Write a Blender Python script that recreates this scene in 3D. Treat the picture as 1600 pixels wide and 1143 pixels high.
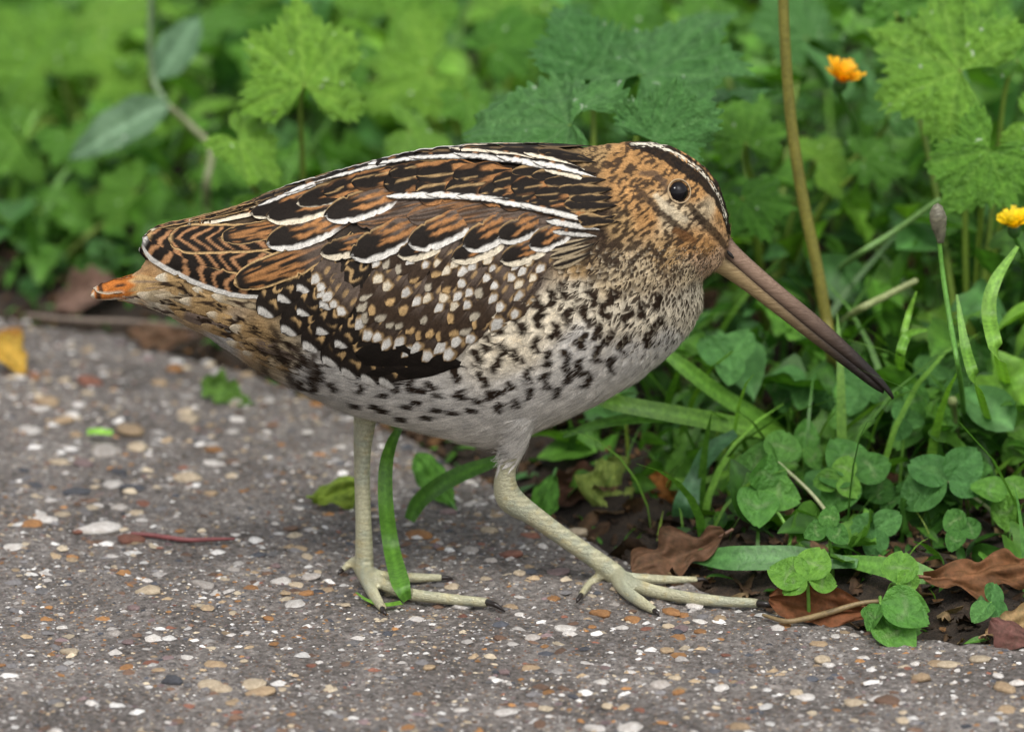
import bpy, bmesh, math, random
import numpy as np
from mathutils import Vector, Matrix
from mathutils.bvhtree import BVHTree

random.seed(7)
rng = np.random.default_rng(11)
for o in list(bpy.data.objects):
    bpy.data.objects.remove(o)
S = bpy.context.scene
COL = S.collection

# ------------------------------------------------------------------ camera, world, sun, exposure
PPM = 5000.0                       # photo pixels per metre at the bird
DIST = 2.5
ELEV = math.radians(18.0)
CE, SE = math.cos(ELEV), math.sin(ELEV)
TGT = np.array([0.0, 0.0, 0.0701])
FWD = np.array([0.0, CE, -SE]); UPV = np.array([0.0, SE, CE])
CAMP = TGT - FWD * DIST
cam_d = bpy.data.cameras.new('camera')
cam = bpy.data.objects.new('camera', cam_d); COL.objects.link(cam)
cam.location = CAMP
cam.rotation_euler = (math.pi / 2 - ELEV, 0, 0)
cam_d.sensor_width = 36.0
cam_d.lens = 36.0 * DIST / (1600 / PPM)
cam_d.clip_start = 0.05; cam_d.clip_end = 500
cam_d.dof.use_dof = True
cam_d.dof.focus_distance = DIST - 0.018
cam_d.dof.aperture_fstop = cam_d.lens / 29.0
S.camera = cam

SUN_EL, SUN_AZ = math.radians(58), math.radians(-35)     # high, from the camera's left and a little behind it
w = bpy.data.worlds.new('World'); S.world = w; w.use_nodes = True
nt = w.node_tree; nt.nodes.clear()
sky = nt.nodes.new('ShaderNodeTexSky'); sky.sky_type = 'NISHITA'; sky.sun_disc = False
sky.sun_elevation = SUN_EL; sky.sun_rotation = math.radians(180) + SUN_AZ
sky.dust_density = 4.0; sky.air_density = 1.0
hs = nt.nodes.new('ShaderNodeHueSaturation'); hs.inputs['Saturation'].default_value = 0.25
bg = nt.nodes.new('ShaderNodeBackground'); bg.inputs['Strength'].default_value = 0.15
wo = nt.nodes.new('ShaderNodeOutputWorld')
nt.links.new(sky.outputs[0], hs.inputs['Color']); nt.links.new(hs.outputs[0], bg.inputs['Color'])
nt.links.new(bg.outputs[0], wo.inputs['Surface'])
sd = bpy.data.lights.new('sun', 'SUN'); sd.energy = 1.5; sd.angle = math.radians(14); sd.color = (1.0, 0.96, 0.90)
sun = bpy.data.objects.new('sun', sd); COL.objects.link(sun)
sdir = Vector((math.sin(SUN_AZ) * math.cos(SUN_EL), -math.cos(SUN_AZ) * math.cos(SUN_EL), math.sin(SUN_EL)))
sun.rotation_euler = sdir.to_track_quat('Z', 'Y').to_euler()
vs = S.view_settings
vs.view_transform = 'Standard'; vs.look = 'None'; vs.gamma = 1.0; vs.use_curve_mapping = False
vs.exposure = 0.42

# ------------------------------------------------------------------ helpers
def rayd(px, py):
    return FWD + np.array([1.0, 0, 0]) * ((px - 800) / PPM / DIST) + UPV * ((571.5 - py) / PPM / DIST)
def at_y(px, py, Y):
    d = rayd(px, py); return CAMP + d * ((Y - CAMP[1]) / d[1])
def at_z(px, py, Z):
    d = rayd(px, py); return CAMP + d * ((Z - CAMP[2]) / d[2])

def smooth(a, b, x):
    t = np.clip((x - a) / (b - a + 1e-12), 0, 1); return t * t * (3 - 2 * t)
def mixc(c, d, m):
    return c * (1 - m[..., None]) + np.asarray(d) * m[..., None]
def hash2(i, j, k=0):
    h = (i * 374761393 + j * 668265263 + k * 982451653) & 0xffffffff
    h = ((h ^ (h >> 13)) * 1274126177) & 0xffffffff
    return ((h ^ (h >> 16)) & 0xffff) / 65535.0
def vnoise(x, y, k=0):
    x = np.asarray(x, float); y = np.asarray(y, float)
    xi = np.floor(x).astype(np.int64); yi = np.floor(y).astype(np.int64)
    fx = x - xi; fy = y - yi; fx = fx * fx * (3 - 2 * fx); fy = fy * fy * (3 - 2 * fy)
    a = hash2(xi, yi, k); b = hash2(xi + 1, yi, k); c = hash2(xi, yi + 1, k); d = hash2(xi + 1, yi + 1, k)
    return (a * (1 - fx) + b * fx) * (1 - fy) + (c * (1 - fx) + d * fx) * fy

def seg_dist(u, v, pts):
    """distance to a polyline and position along it (0..1)"""
    best = np.full(np.shape(u), 1e9); pos = np.zeros(np.shape(u))
    n = len(pts) - 1
    for i in range(n):
        ax, ay = pts[i]; bx, by = pts[i + 1]
        dx, dy = bx - ax, by - ay
        t = np.clip(((u - ax) * dx + (v - ay) * dy) / (dx * dx + dy * dy + 1e-9), 0, 1)
        d = np.hypot(u - ax - t * dx, v - ay - t * dy)
        m = d < best
        best = np.where(m, d, best); pos = np.where(m, (i + t) / n, pos)
    return best, pos
def in_poly(u, v, poly):
    u = np.asarray(u, float); v = np.asarray(v, float)
    ins = np.zeros(u.shape, bool); n = len(poly); j = n - 1
    for i in range(n):
        xi, yi = poly[i]; xj, yj = poly[j]
        c = ((yi > v) != (yj > v)) & (u < (xj - xi) * (v - yi) / (yj - yi + 1e-12) + xi)
        ins ^= c; j = i
    return ins

def mk_mesh(name, verts, faces, cols=None, smooth_shade=True, normals=None):
    verts = np.asarray(verts, np.float32); me = bpy.data.meshes.new(name)
    if isinstance(faces, list):
        me.from_pydata(verts.tolist(), [], faces)
    else:
        faces = np.asarray(faces, np.int32); k = faces.shape[1]; m = faces.shape[0]
        me.vertices.add(len(verts)); me.vertices.foreach_set('co', verts.ravel())
        me.loops.add(m * k); me.loops.foreach_set('vertex_index', faces.ravel())
        me.polygons.add(m); me.polygons.foreach_set('loop_start', np.arange(0, m * k, k, dtype=np.int32))
        me.update(calc_edges=True)
    if cols is not None:
        c = np.ones((len(verts), 4), np.float32); c[:, :3] = cols
        a = me.color_attributes.new('Col', 'FLOAT_COLOR', 'POINT'); a.data.foreach_set('color', c.ravel())
    if smooth_shade:
        me.polygons.foreach_set('use_smooth', np.ones(len(me.polygons), bool))
    me.validate(); me.update()
    if normals is not None: me.normals_split_custom_set_from_vertices(np.asarray(normals, float).tolist())
    return me
_gf = {}
def grid_faces(nt_, ns_):
    k = (nt_, ns_)
    if k not in _gf:
        i = np.arange(nt_ - 1)[:, None] * ns_ + np.arange(ns_ - 1)[None, :]
        _gf[k] = np.stack([i, i + 1, i + ns_ + 1, i + ns_], -1).reshape(-1, 4)
    return _gf[k]
class Acc:
    def __init__(s): s.v = []; s.f = []; s.c = []; s.n = 0
    def add(s, v, f, c):
        v = np.asarray(v, float).reshape(-1, 3); s.v.append(v); s.f.append(np.asarray(f) + s.n)
        c = np.asarray(c, float); s.c.append(np.broadcast_to(c, v.shape) if c.ndim == 1 else c.reshape(-1, 3)); s.n += len(v)
    def mesh(s, name, sm=True, org=(0, 0, 0)):
        return mk_mesh(name, np.concatenate(s.v) - np.asarray(org), np.concatenate(s.f), np.concatenate(s.c), sm)
def obj(name, me, mat, parent=None):
    o = bpy.data.objects.new(name, me); COL.objects.link(o)
    if mat is not None and len(me.materials) == 0: me.materials.append(mat)
    if parent is not None: o.parent = parent
    return o
def tag(o, label=None, cat=None, group=None, kind=None):
    if label: o['label'] = label
    if cat: o['category'] = cat
    if group: o['group'] = group
    if kind: o['kind'] = kind
    return o
def empty(name, loc, label, cat, group=None):
    o = bpy.data.objects.new(name, None); COL.objects.link(o); o.location = [float(x) for x in loc]
    o.empty_display_size = 0.01
    return tag(o, label, cat, group)
def org_of(o): return np.array(o.location)
def spline(pts, n):
    """Catmull-Rom through points (any dimension)"""
    P = np.asarray(pts, float)
    if len(P) == 2: return P[0] + (P[1] - P[0]) * np.linspace(0, 1, n)[:, None]
    Q = np.vstack([2 * P[0] - P[1], P, 2 * P[-1] - P[-2]])
    t = np.linspace(0, len(P) - 1, n); i = np.minimum(t.astype(int), len(P) - 2); f = (t - i)[:, None]
    a, b, c, d = Q[i], Q[i + 1], Q[i + 2], Q[i + 3]
    return 0.5 * ((2 * b) + (-a + c) * f + (2 * a - 5 * b + 4 * c - d) * f ** 2 + (-a + 3 * b - 3 * c + d) * f ** 3)
def tube(pts, rad, n=10, k=24, flat=1.0):
    """closed tapered tube: verts, quads (caps are collapsed rings)"""
    P = spline(pts, k); R = spline(np.asarray(rad, float)[:, None], k)[:, 0]
    T = np.gradient(P, axis=0); T /= np.linalg.norm(T, axis=1)[:, None] + 1e-12
    ref = np.array([0.3, -0.9, 0.31]) if abs(T[0] @ np.array([0.3, -0.9, 0.31])) < .9 else np.array([1., 0, 0])
    A = np.cross(T, ref); A /= np.linalg.norm(A, axis=1)[:, None] + 1e-12
    B = np.cross(T, A)
    P = np.vstack([P[:1] - T[:1] * R[0] * .6, P, P[-1:] + T[-1:] * R[-1] * .6])
    R = np.concatenate([[R[0] * .05], R, [R[-1] * .05]]); A = np.vstack([A[:1], A, A[-1:]]); B = np.vstack([B[:1], B, B[-1:]])
    th = np.arange(n) / n * 2 * np.pi
    V = P[:, None] + R[:, None, None] * (np.cos(th)[None, :, None] * A[:, None] + flat * np.sin(th)[None, :, None] * B[:, None])
    m = k + 2; F = []
    for i in range(m - 1):
        for j in range(n):
            F.append((i * n + j, i * n + (j + 1) % n, (i + 1) * n + (j + 1) % n, (i + 1) * n + j))
    F = np.array(F)
    return V.reshape(-1, 3), F

# ------------------------------------------------------------------ materials
def new_mat(name):
    m = bpy.data.materials.new(name); m.use_nodes = True
    n = m.node_tree; b = n.nodes['Principled BSDF']
    return m, n, b
def N(n, t, **kw):
    x = n.nodes.new(t)
    for k, v in kw.items(): setattr(x, k, v)
    return x
def mix_rgb(n, a, b, f, mode='MIX'):
    x = N(n, 'ShaderNodeMix', data_type='RGBA', blend_type=mode)
    for s, v in ((x.inputs[0], f), (x.inputs[6], a), (x.inputs[7], b)):
        if hasattr(v, 'is_linked') or hasattr(v, 'links'): n.links.new(v, s)
        elif isinstance(v, (int, float)): s.default_value = v
        else: s.default_value = (*v, 1)
    return x.outputs[2]
def ramp(n, src, stops, interp='LINEAR'):
    r = N(n, 'ShaderNodeValToRGB'); r.color_ramp.interpolation = interp
    e = r.color_ramp.elements
    while len(e) < len(stops): e.new(0.5)
    for i, (p, c) in enumerate(stops):
        e[i].position = p; e[i].color = (*c, 1) if len(c) == 3 else c
    n.links.new(src, r.inputs[0]); return r.outputs[0]
def noise(n, scale, detail=3, rough=.6, vec=None, dist=0.0):
    t = N(n, 'ShaderNodeTexNoise'); t.inputs['Scale'].default_value = scale
    t.inputs['Detail'].default_value = detail; t.inputs['Roughness'].default_value = rough
    t.inputs['Distortion'].default_value = dist
    if vec is not None: n.links.new(vec, t.inputs['Vector'])
    return t.outputs[0]
def bump(n, b, src, strength, dist):
    x = N(n, 'ShaderNodeBump'); x.inputs['Strength'].default_value = strength; x.inputs['Distance'].default_value = dist
    n.links.new(src, x.inputs['Height']); n.links.new(x.outputs[0], b.inputs['Normal'])
def mat_feather(name, rough=0.62, var=0.35):
    m, n, b = new_mat(name)
    at = N(n, 'ShaderNodeAttribute', attribute_name='Col')
    tc = N(n, 'ShaderNodeTexCoord')
    nz = noise(n, 2200, 2, .6, tc.outputs['Object'])
    sh = ramp(n, nz, [(0.3, (1 - var,) * 3), (0.7, (1 + var * .35,) * 3)])
    n.links.new(mix_rgb(n, at.outputs['Color'], sh, 1.0, 'MULTIPLY'), b.inputs['Base Color'])
    b.inputs['Roughness'].default_value = rough; b.inputs['Specular IOR Level'].default_value = 0.10
    bump(n, b, nz, 0.5, 0.0002)
    return m
def mat_leaf(name, tint=(1, 1, 1), rough=.5, trans=.35, nscale=300, spots=0.0, sat=1.0, spec=.35, bd=.0006, sscale=210):
    """leaf: vertex colour x object tint, mottling, veins by bump, light coming through"""
    m, n, b = new_mat(name)
    at = N(n, 'ShaderNodeAttribute', attribute_name='Col')
    tc = N(n, 'ShaderNodeTexCoord'); oi = N(n, 'ShaderNodeObjectInfo')
    nz = noise(n, nscale, 4, .65, tc.outputs['Object'])
    sh = ramp(n, nz, [(0.28, (.52, .60, .5)), (0.72, (1.32, 1.25, 1.2))])
    c = mix_rgb(n, at.outputs['Color'], sh, 1.0, 'MULTIPLY')
    rnd = ramp(n, oi.outputs['Random'], [(0, (.78, .84, .8)), (1, (1.2, 1.1, 1.05))])
    c = mix_rgb(n, c, rnd, 1.0, 'MULTIPLY')
    c = mix_rgb(n, c, tint, 1.0, 'MULTIPLY')
    if spots:
        n2 = noise(n, sscale, 2, .5, tc.outputs['Object'])
        sp = ramp(n, n2, [(.70, (0, 0, 0)), (.76, (1, 1, 1))])
        f = N(n, 'ShaderNodeMath', operation='MULTIPLY'); f.inputs[1].default_value = spots; n.links.new(sp, f.inputs[0])
        c = mix_rgb(n, c, (.55, .62, .52), f.outputs[0])
    n.links.new(c, b.inputs['Base Color'])
    b.inputs['Roughness'].default_value = rough; b.inputs['Specular IOR Level'].default_value = spec
    bump(n, b, nz, .5, bd)
    tr = N(n, 'ShaderNodeBsdfTranslucent')
    tcn = mix_rgb(n, c, (1.15, 1.25, .45), 1.0, 'MULTIPLY'); n.links.new(tcn, tr.inputs['Color'])
    ms = N(n, 'ShaderNodeMixShader'); ms.inputs[0].default_value = trans
    n.links.new(b.outputs[0], ms.inputs[1]); n.links.new(tr.outputs[0], ms.inputs[2])
    n.links.new(ms.outputs[0], n.nodes['Material Output'].inputs['Surface'])
    return m
# ================================================================== the setting: soil and pavement
EDGE_PX = [(-900, 300), (-300, 430), (0, 497), (180, 520), (330, 560), (480, 610), (640, 680), (760, 745), (880, 815),
           (1000, 885), (1180, 942), (1390, 985), (1600, 1012), (2000, 1060), (2600, 1120)]
_e = np.array([at_z(a, b, 0.0)[:2] for a, b in EDGE_PX])
_e = np.vstack([[-6.0, _e[0, 1] + .4], _e, [6.0, _e[-1, 1] - .25]])
def edge_y(x):
    x = np.asarray(x, float)
    return np.interp(x, _e[:, 0], _e[:, 1]) + .006 * (vnoise(x * 60, x * 0 + 3.3) - .5) + .004 * (vnoise(x * 260, x * 0 + 8.1) - .5)

def axis(fine0, fine1, step, far):
    a = np.arange(fine0, fine1 + step / 2, step); out = [a]
    g = np.geomspace(step, far, 22)
    return np.concatenate([fine0 - g[::-1], a, fine1 + g])
gx = axis(-.36, .36, .006, 40.0); gy = axis(-.2, .9, .006, 60.0)
X, Y = np.meshgrid(gx, gy)
soil_d = Y - edge_y(X)
near = np.exp(-((X / .6) ** 2 + ((Y - .3) / .8) ** 2))
soil_h = -.006 + smooth(0, .05, soil_d) * near * (.004 + .010 * vnoise(X * 55, Y * 55, 1) + .006 * vnoise(X * 150, Y * 150, 2))
def soil_z(x, y):
    d = y - edge_y(x); nr = np.exp(-((x / .6) ** 2 + ((y - .3) / .8) ** 2))
    return -.006 + smooth(0, .05, d) * nr * (.004 + .010 * vnoise(x * 55, y * 55, 1) + .006 * vnoise(x * 150, y * 150, 2))
m, n, b = new_mat('soil')
tc = N(n, 'ShaderNodeTexCoord')
nz = noise(n, 90, 6, .7, tc.outputs['Object']); n2 = noise(n, 700, 3, .6, tc.outputs['Object'])
c = ramp(n, nz, [(.3, (.012, .008, .005)), (.55, (.035, .024, .015)), (.75, (.075, .05, .03))])
c = mix_rgb(n, c, ramp(n, n2, [(.3, (.5, .5, .5)), (.7, (1.3, 1.25, 1.2))]), 1.0, 'MULTIPLY')
n.links.new(c, b.inputs['Base Color']); b.inputs['Roughness'].default_value = .95
bump(n, b, n2, .9, .002); M_soil = m
ground = obj('soil_ground', mk_mesh('soil_ground', np.stack([X, Y, soil_h], -1).reshape(-1, 3), grid_faces(len(gy), len(gx))), M_soil)
tag(ground, kind='structure')

# pavement sheet with a broken edge and a lumpy, worn surface
def pave_z(x, y):
    vis = smooth(.40, .30, np.abs(x)) * smooth(-.30, -.22, y)
    return vis * (.0011 * (vnoise(x * 170, y * 170, 31) - .5) + .0009 * (vnoise(x * 420, y * 420, 32) - .5) + .0022 * (vnoise(x * 38, y * 38, 33) - .5) - .0004)
xs = np.concatenate([-np.geomspace(.40, 6, 20)[::-1], np.arange(-.396, .397, .0015), np.geomspace(.40, 6, 20)])
ye = edge_y(xs)
tq = np.linspace(0, 1, 300)
rows = [np.full_like(xs, -4.0), np.full_like(xs, -.8)] + [np.minimum(-.30 + (ye + .30) * q, ye) for q in tq] + [ye + .001]
pv = np.stack([np.stack([xs, r, np.full_like(xs, 0.0) if i < 2 else (pave_z(xs, r) - .0012 * (i >= 300) if i < len(rows) - 1 else np.full_like(xs, -.014))], -1) for i, r in enumerate(rows)])
m, n, b = new_mat('weathered_asphalt')
tc = N(n, 'ShaderNodeTexCoord')
n1 = noise(n, 28, 5, .65, tc.outputs['Object']); n2 = noise(n, 420, 4, .7, tc.outputs['Object']); n3 = noise(n, 1500, 3, .7, tc.outputs['Object'])
c = ramp(n, n1, [(.3, (.085, .076, .070)), (.5, (.17, .155, .146)), (.72, (.28, .26, .245))])
c = mix_rgb(n, c, ramp(n, n2, [(.30, (.34, .31, .29)), (.50, (1, .98, .95)), (.70, (1.9, 1.85, 1.8))]), 1.0, 'MULTIPLY')
vo = N(n, 'ShaderNodeTexVoronoi'); vo.inputs['Scale'].default_value = 620; n.links.new(tc.outputs['Object'], vo.inputs['Vector'])
vd = ramp(n, vo.outputs['Distance'], [(.10, (1, 1, 1)), (.34, (0, 0, 0))])
vc = ramp(n, vo.outputs['Color'], [(.0, (.05, .045, .05)), (.3, (.16, .11, .08)), (.5, (.30, .28, .27)), (.68, (.22, .12, .06)), (.8, (.52, .50, .48)), (1, (.66, .63, .6))], 'CONSTANT')
c = mix_rgb(n, c, vc, vd)
n.links.new(c, b.inputs['Base Color']); b.inputs['Roughness'].default_value = .8; b.inputs['Specular IOR Level'].default_value = .35
ad = N(n, 'ShaderNodeMath', operation='ADD'); n.links.new(n2, ad.inputs[0]); n.links.new(n3, ad.inputs[1])
bump(n, b, ad.outputs[0], .9, .0016); M_pave = m
pave = obj('pavement', mk_mesh('pavement', pv.reshape(-1, 3), grid_faces(len(rows), len(xs))), M_pave)
tag(pave, kind='structure')

# stones set in the pavement: the larger ones each an object, fine chips one sheet of geometry
PAL = {'white': (.70, .68, .65), 'pale': (.48, .45, .42), 'cream': (.55, .46, .33), 'tan': (.42, .31, .19), 'orange': (.36, .18, .065),
       'brick': (.24, .10, .065), 'brown': (.17, .10, .065), 'grey': (.20, .19, .19), 'slate': (.075, .08, .095), 'mauve': (.21, .15, .15)}
m, n, b = new_mat('stone')
oi = N(n, 'ShaderNodeObjectInfo'); tc = N(n, 'ShaderNodeTexCoord')
nz = noise(n, 1.6, 4, .6, tc.outputs['Object']); n2 = noise(n, 7, 3, .7, tc.outputs['Object'])
c = mix_rgb(n, oi.outputs['Color'], ramp(n, nz, [(.3, (.68, .64, .6)), (.7, (1.12, 1.12, 1.12))]), 1.0, 'MULTIPLY')
c = mix_rgb(n, c, ramp(n, n2, [(.3, (.75, .72, .7)), (.6, (1, 1, 1))]), 1.0, 'MULTIPLY')
n.links.new(c, b.inputs['Base Color']); b.inputs['Roughness'].default_value = .6
bump(n, b, n2, .4, .15); M_stone = m
stone_me = []
for k in range(14):
    bm = bmesh.new(); bmesh.ops.create_icosphere(bm, subdivisions=2 if k < 8 else 1, radius=1)
    ph = np.random.default_rng(k).uniform(0, 6, 9)
    for v in bm.verts:
        p = v.co
        f = 1 + .10 * math.copysign(abs(math.sin(4.1 * p.x + 2.3 * p.y + ph[7])) ** .4, math.sin(4.1 * p.x + 2.3 * p.y + ph[7])) + .17 * math.sin(2.2 * p.x + ph[0]) * math.cos(1.9 * p.y + ph[1]) + .12 * math.sin(3.7 * p.y + ph[2]) * math.cos(3.1 * p.x + ph[5]) + .07 * math.sin(6 * p.x + 5 * p.y + ph[3])
        q = Vector((p.x * f, p.y * f * (.62 + .3 * ph[4] / 6), p.z * (.8 + .15 * math.sin(3 * p.x + ph[6]))))
        v.co = q
    me = bpy.data.meshes.new('pebble'); bm.to_mesh(me); bm.free()
    me.polygons.foreach_set('use_smooth', np.ones(len(me.polygons), bool)); me.materials.append(M_stone); stone_me.append(me)
# traced stones: photo x, y, width in photo pixels, colour
TR = [(65, 643, 30, 'white'), (48, 676, 42, 'white'), (75, 630, 46, 'tan'), (112, 652, 34, 'white'), (100, 660, 40, 'tan'), (295, 741, 52, 'cream'), (165, 700, 50, 'pale'), (94, 723, 32, 'cream'),
      (215, 694, 42, 'cream'), (203, 672, 52, 'tan'), (330, 720, 32, 'white'), (335, 703, 34, 'orange'), (148, 560, 22, 'white'), (292, 652, 44, 'cream'), (372, 655, 28, 'white'), (375, 625, 34, 'pale'),
      (420, 622, 20, 'white'), (418, 675, 18, 'white'), (440, 688, 18, 'orange'), (275, 577, 30, 'orange'), (135, 548, 20, 'tan'), (250, 600, 26, 'tan'), (30, 590, 32, 'white'), (135, 612, 28, 'cream'),
      (175, 752, 40, 'white'), (55, 757, 36, 'slate'), (130, 725, 40, 'mauve'), (185, 735, 34, 'slate'), (120, 765, 44, 'slate'), (210, 760, 44, 'slate'), (290, 640, 30, 'cream'), (140, 597, 46, 'brick'), (65, 802, 22, 'white'),
      (50, 818, 38, 'orange'), (95, 802, 30, 'cream'), (155, 822, 72, 'white'), (122, 828, 26, 'brick'), (225, 785, 28, 'brick'), (185, 790, 30, 'pale'), (215, 800, 34, 'cream'), (130, 797, 36, 'grey'), (20, 855, 44, 'white'),
      (70, 812, 40, 'white'), (320, 913, 42, 'pale'), (232, 922, 44, 'cream'), (205, 842, 48, 'brick'), (330, 1065, 44, 'cream'), (348, 1072, 34, 'cream'), (395, 1066, 40, 'cream'), (408, 1078, 44, 'tan'), (440, 1072, 20, 'cream'),
      (295, 1023, 26, 'white'), (335, 1035, 38, 'tan'), (240, 993, 32, 'white'), (200, 1000, 24, 'mauve'), (235, 1033, 28, 'brick'), (197, 1037, 22, 'orange'), (110, 1018, 30, 'cream'), (180, 985, 24, 'pale'), (270, 1060, 40, 'slate'),
      (478, 925, 28, 'orange'), (392, 915, 26, 'orange'), (485, 900, 34, 'pale'), (440, 905, 30, 'white'), (540, 947, 22, 'cream'), (512, 920, 24, 'tan'), (460, 945, 34, 'white'), (575, 855, 22, 'brick'), (420, 965, 22, 'orange'),
      (723, 945, 36, 'white'), (883, 981, 34, 'white'), (940, 957, 34, 'orange'), (706, 915, 26, 'cream'), (760, 905, 24, 'cream'), (812, 960, 18, 'white'), (800, 948, 26, 'tan'), (925, 980, 14, 'orange'), (972, 981, 20, 'white'),
      (1050, 957, 34, 'orange'), (1085, 947, 34, 'white'), (1092, 971, 26, 'white'), (1095, 989, 24, 'orange'), (1068, 960, 24, 'orange'), (1060, 997, 26, 'orange'), (1042, 1013, 22, 'tan'), (990, 969, 26, 'orange'), (865, 935, 22, 'orange'),
      (655, 833, 50, 'orange'), (765, 830, 34, 'cream'), (735, 858, 30, 'pale'), (700, 800, 28, 'mauve'), (830, 838, 30, 'brick'), (800, 868, 46, 'brick'), (900, 830, 40, 'cream'), (870, 895, 40, 'mauve'), (690, 855, 18, 'orange'),
      (830, 1043, 38, 'tan'), (720, 1108, 26, 'white'), (790, 1108, 36, 'white'), (932, 1132, 36, 'white'), (985, 1134, 40, 'white'), (1155, 1133, 38, 'tan'), (950, 1100, 20, 'cream'), (1035, 1070, 36, 'pale'), (670, 1045, 20, 'tan'),
      (1258, 1085, 32, 'white'), (1412, 1128, 28, 'cream'), (1480, 1034, 46, 'cream'), (1530, 1028, 36, 'cream'), (1440, 1058, 34, 'tan'), (1280, 1005, 36, 'tan'), (1408, 1053, 16, 'white'), (1285, 1028, 26, 'cream'), (1295, 1040, 22, 'white'),
      (1350, 1024, 24, 'white'), (1570, 1075, 40, 'tan'), (1575, 1105, 32, 'tan'), (1590, 1066, 26, 'white'), (1460, 1033, 26, 'tan'), (1388, 1090, 36, 'brown'), (1245, 1078, 28, 'cream'), (1305, 991, 18, 'white'), (1335, 1092, 34, 'cream'), (1605, 1088, 22, 'orange'), (1215, 980, 28, 'white')]
names = list(PAL)
stones = []
taken = []
for (px, py, wd, cn) in TR:
    p = at_z(px, py, 0); stones.append((p[0], p[1], wd / PPM / 2, cn)); taken.append((p[0], p[1], wd / PPM))
r_ = random.Random(5)
while len(stones) < 298:
    px, py = r_.uniform(-30, 1640), r_.uniform(500, 1150)
    p = at_z(px, py, 0)
    if p[1] > edge_y(p[0]) - .004: continue
    wd = r_.choice([11, 12, 14, 16, 18, 21, 25]) * (1.0 if py > 850 else 1.15)
    if any(math.hypot(p[0] - a, (p[1] - b_) * .8) < (wd / PPM + c_) * .5 for a, b_, c_ in taken): continue
    cn = r_.choices(names, [15, 14, 16, 16, 10, 5, 12, 8, 7, 6])[0]
    stones.append((p[0], p[1], wd / PPM / 2, cn)); taken.append((p[0], p[1], wd / PPM))
for i, (x, y, r, cn) in enumerate(stones):
    o = obj('pebble', stone_me[i % 14], M_stone, pave)
    hz = r * r_.uniform(.38, .6)
    o.location = (x, y, float(pave_z(np.array(x), np.array(y))) + hz * r_.uniform(-.25, .22)); o.scale = (r, r * r_.uniform(.95, 1.5), hz)
    o.rotation_euler = (r_.uniform(-.15, .15), r_.uniform(-.15, .15), r_.uniform(-.45, .45))
    j = r_.uniform(.8, 1.15); cc = PAL[cn]; o.color = (cc[0] * j, cc[1] * j, cc[2] * j, 1)

def mat_vcol(name, rough=.75, nscale=900, var=.35, bumpd=.0005):
    m, n, b = new_mat(name)
    at = N(n, 'ShaderNodeAttribute', attribute_name='Col'); tc = N(n, 'ShaderNodeTexCoord')
    nz = noise(n, nscale, 3, .6, tc.outputs['Object'])
    n.links.new(mix_rgb(n, at.outputs['Color'], ramp(n, nz, [(.3, (1 - var,) * 3), (.7, (1 + var * .4,) * 3)]), 1.0, 'MULTIPLY'), b.inputs['Base Color'])
    b.inputs['Roughness'].default_value = rough
    bump(n, b, nz, .5, bumpd); return m
M_chip = mat_vcol('stone_chip')
NCH = 105000
cx = rng.uniform(-.34, .34, NCH); cy = rng.uniform(-.26, .34, NCH)
k = cy < edge_y(cx) - .002; cx, cy = cx[k], cy[k]; nC = len(cx)
dens = vnoise(cx * 45, cy * 30, 5) * .6 + vnoise(cx * 14, cy * 12, 6) * .4
k = rng.uniform(0, 1, nC) < .35 + .9 * dens; cx, cy = cx[k], cy[k]; nC = len(cx)
sz = .00036 * (1 + rng.pareto(2.3, nC)); sz = np.minimum(sz, .0026)
tpl = np.array([[1, 0, .1], [.45, .85, 0], [-.6, .7, .15], [-1, -.1, 0], [-.4, -.8, .1], [.6, -.75, 0], [.2, .15, .75], [-.3, -.1, .65]])
tf = np.array([[0, 1, 6], [1, 2, 6], [2, 7, 6], [2, 3, 7], [3, 4, 7], [4, 5, 7], [5, 6, 7], [5, 0, 6]])
jit = tpl[None] * rng.uniform(.7, 1.35, (nC, 8, 3))
an = rng.uniform(-1.0, 1.0, nC) + np.pi * (rng.uniform(0, 1, nC) > .5); ca, sa = np.cos(an), np.sin(an)
asp = rng.uniform(.5, 1.1, nC)
lx, ly = jit[..., 0], jit[..., 1] * asp[:, None]
V_ = np.stack([cx[:, None] + sz[:, None] * (lx * ca[:, None] - ly * sa[:, None]), cy[:, None] + sz[:, None] * (lx * sa[:, None] + ly * ca[:, None]),
               pave_z(cx, cy)[:, None] - .00006 + sz[:, None] * .55 * jit[..., 2]], -1)
pc = np.array([PAL[q] for q in names]); wts = np.array([19, 18, 11, 12, 6, 3, 15, 13, 7, 5.]); wts /= wts.sum()
cc = pc[rng.choice(len(names), nC, p=wts)] * rng.uniform(.5, 1.2, (nC, 1))
F_ = (tf[None] + (np.arange(nC) * 8)[:, None, None]).reshape(-1, 3)
o = obj('stone_chips', mk_mesh('stone_chips', V_.reshape(-1, 3), F_, np.repeat(cc, 8, 0), False), M_chip, pave); tag(o, kind='stuff')
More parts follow.
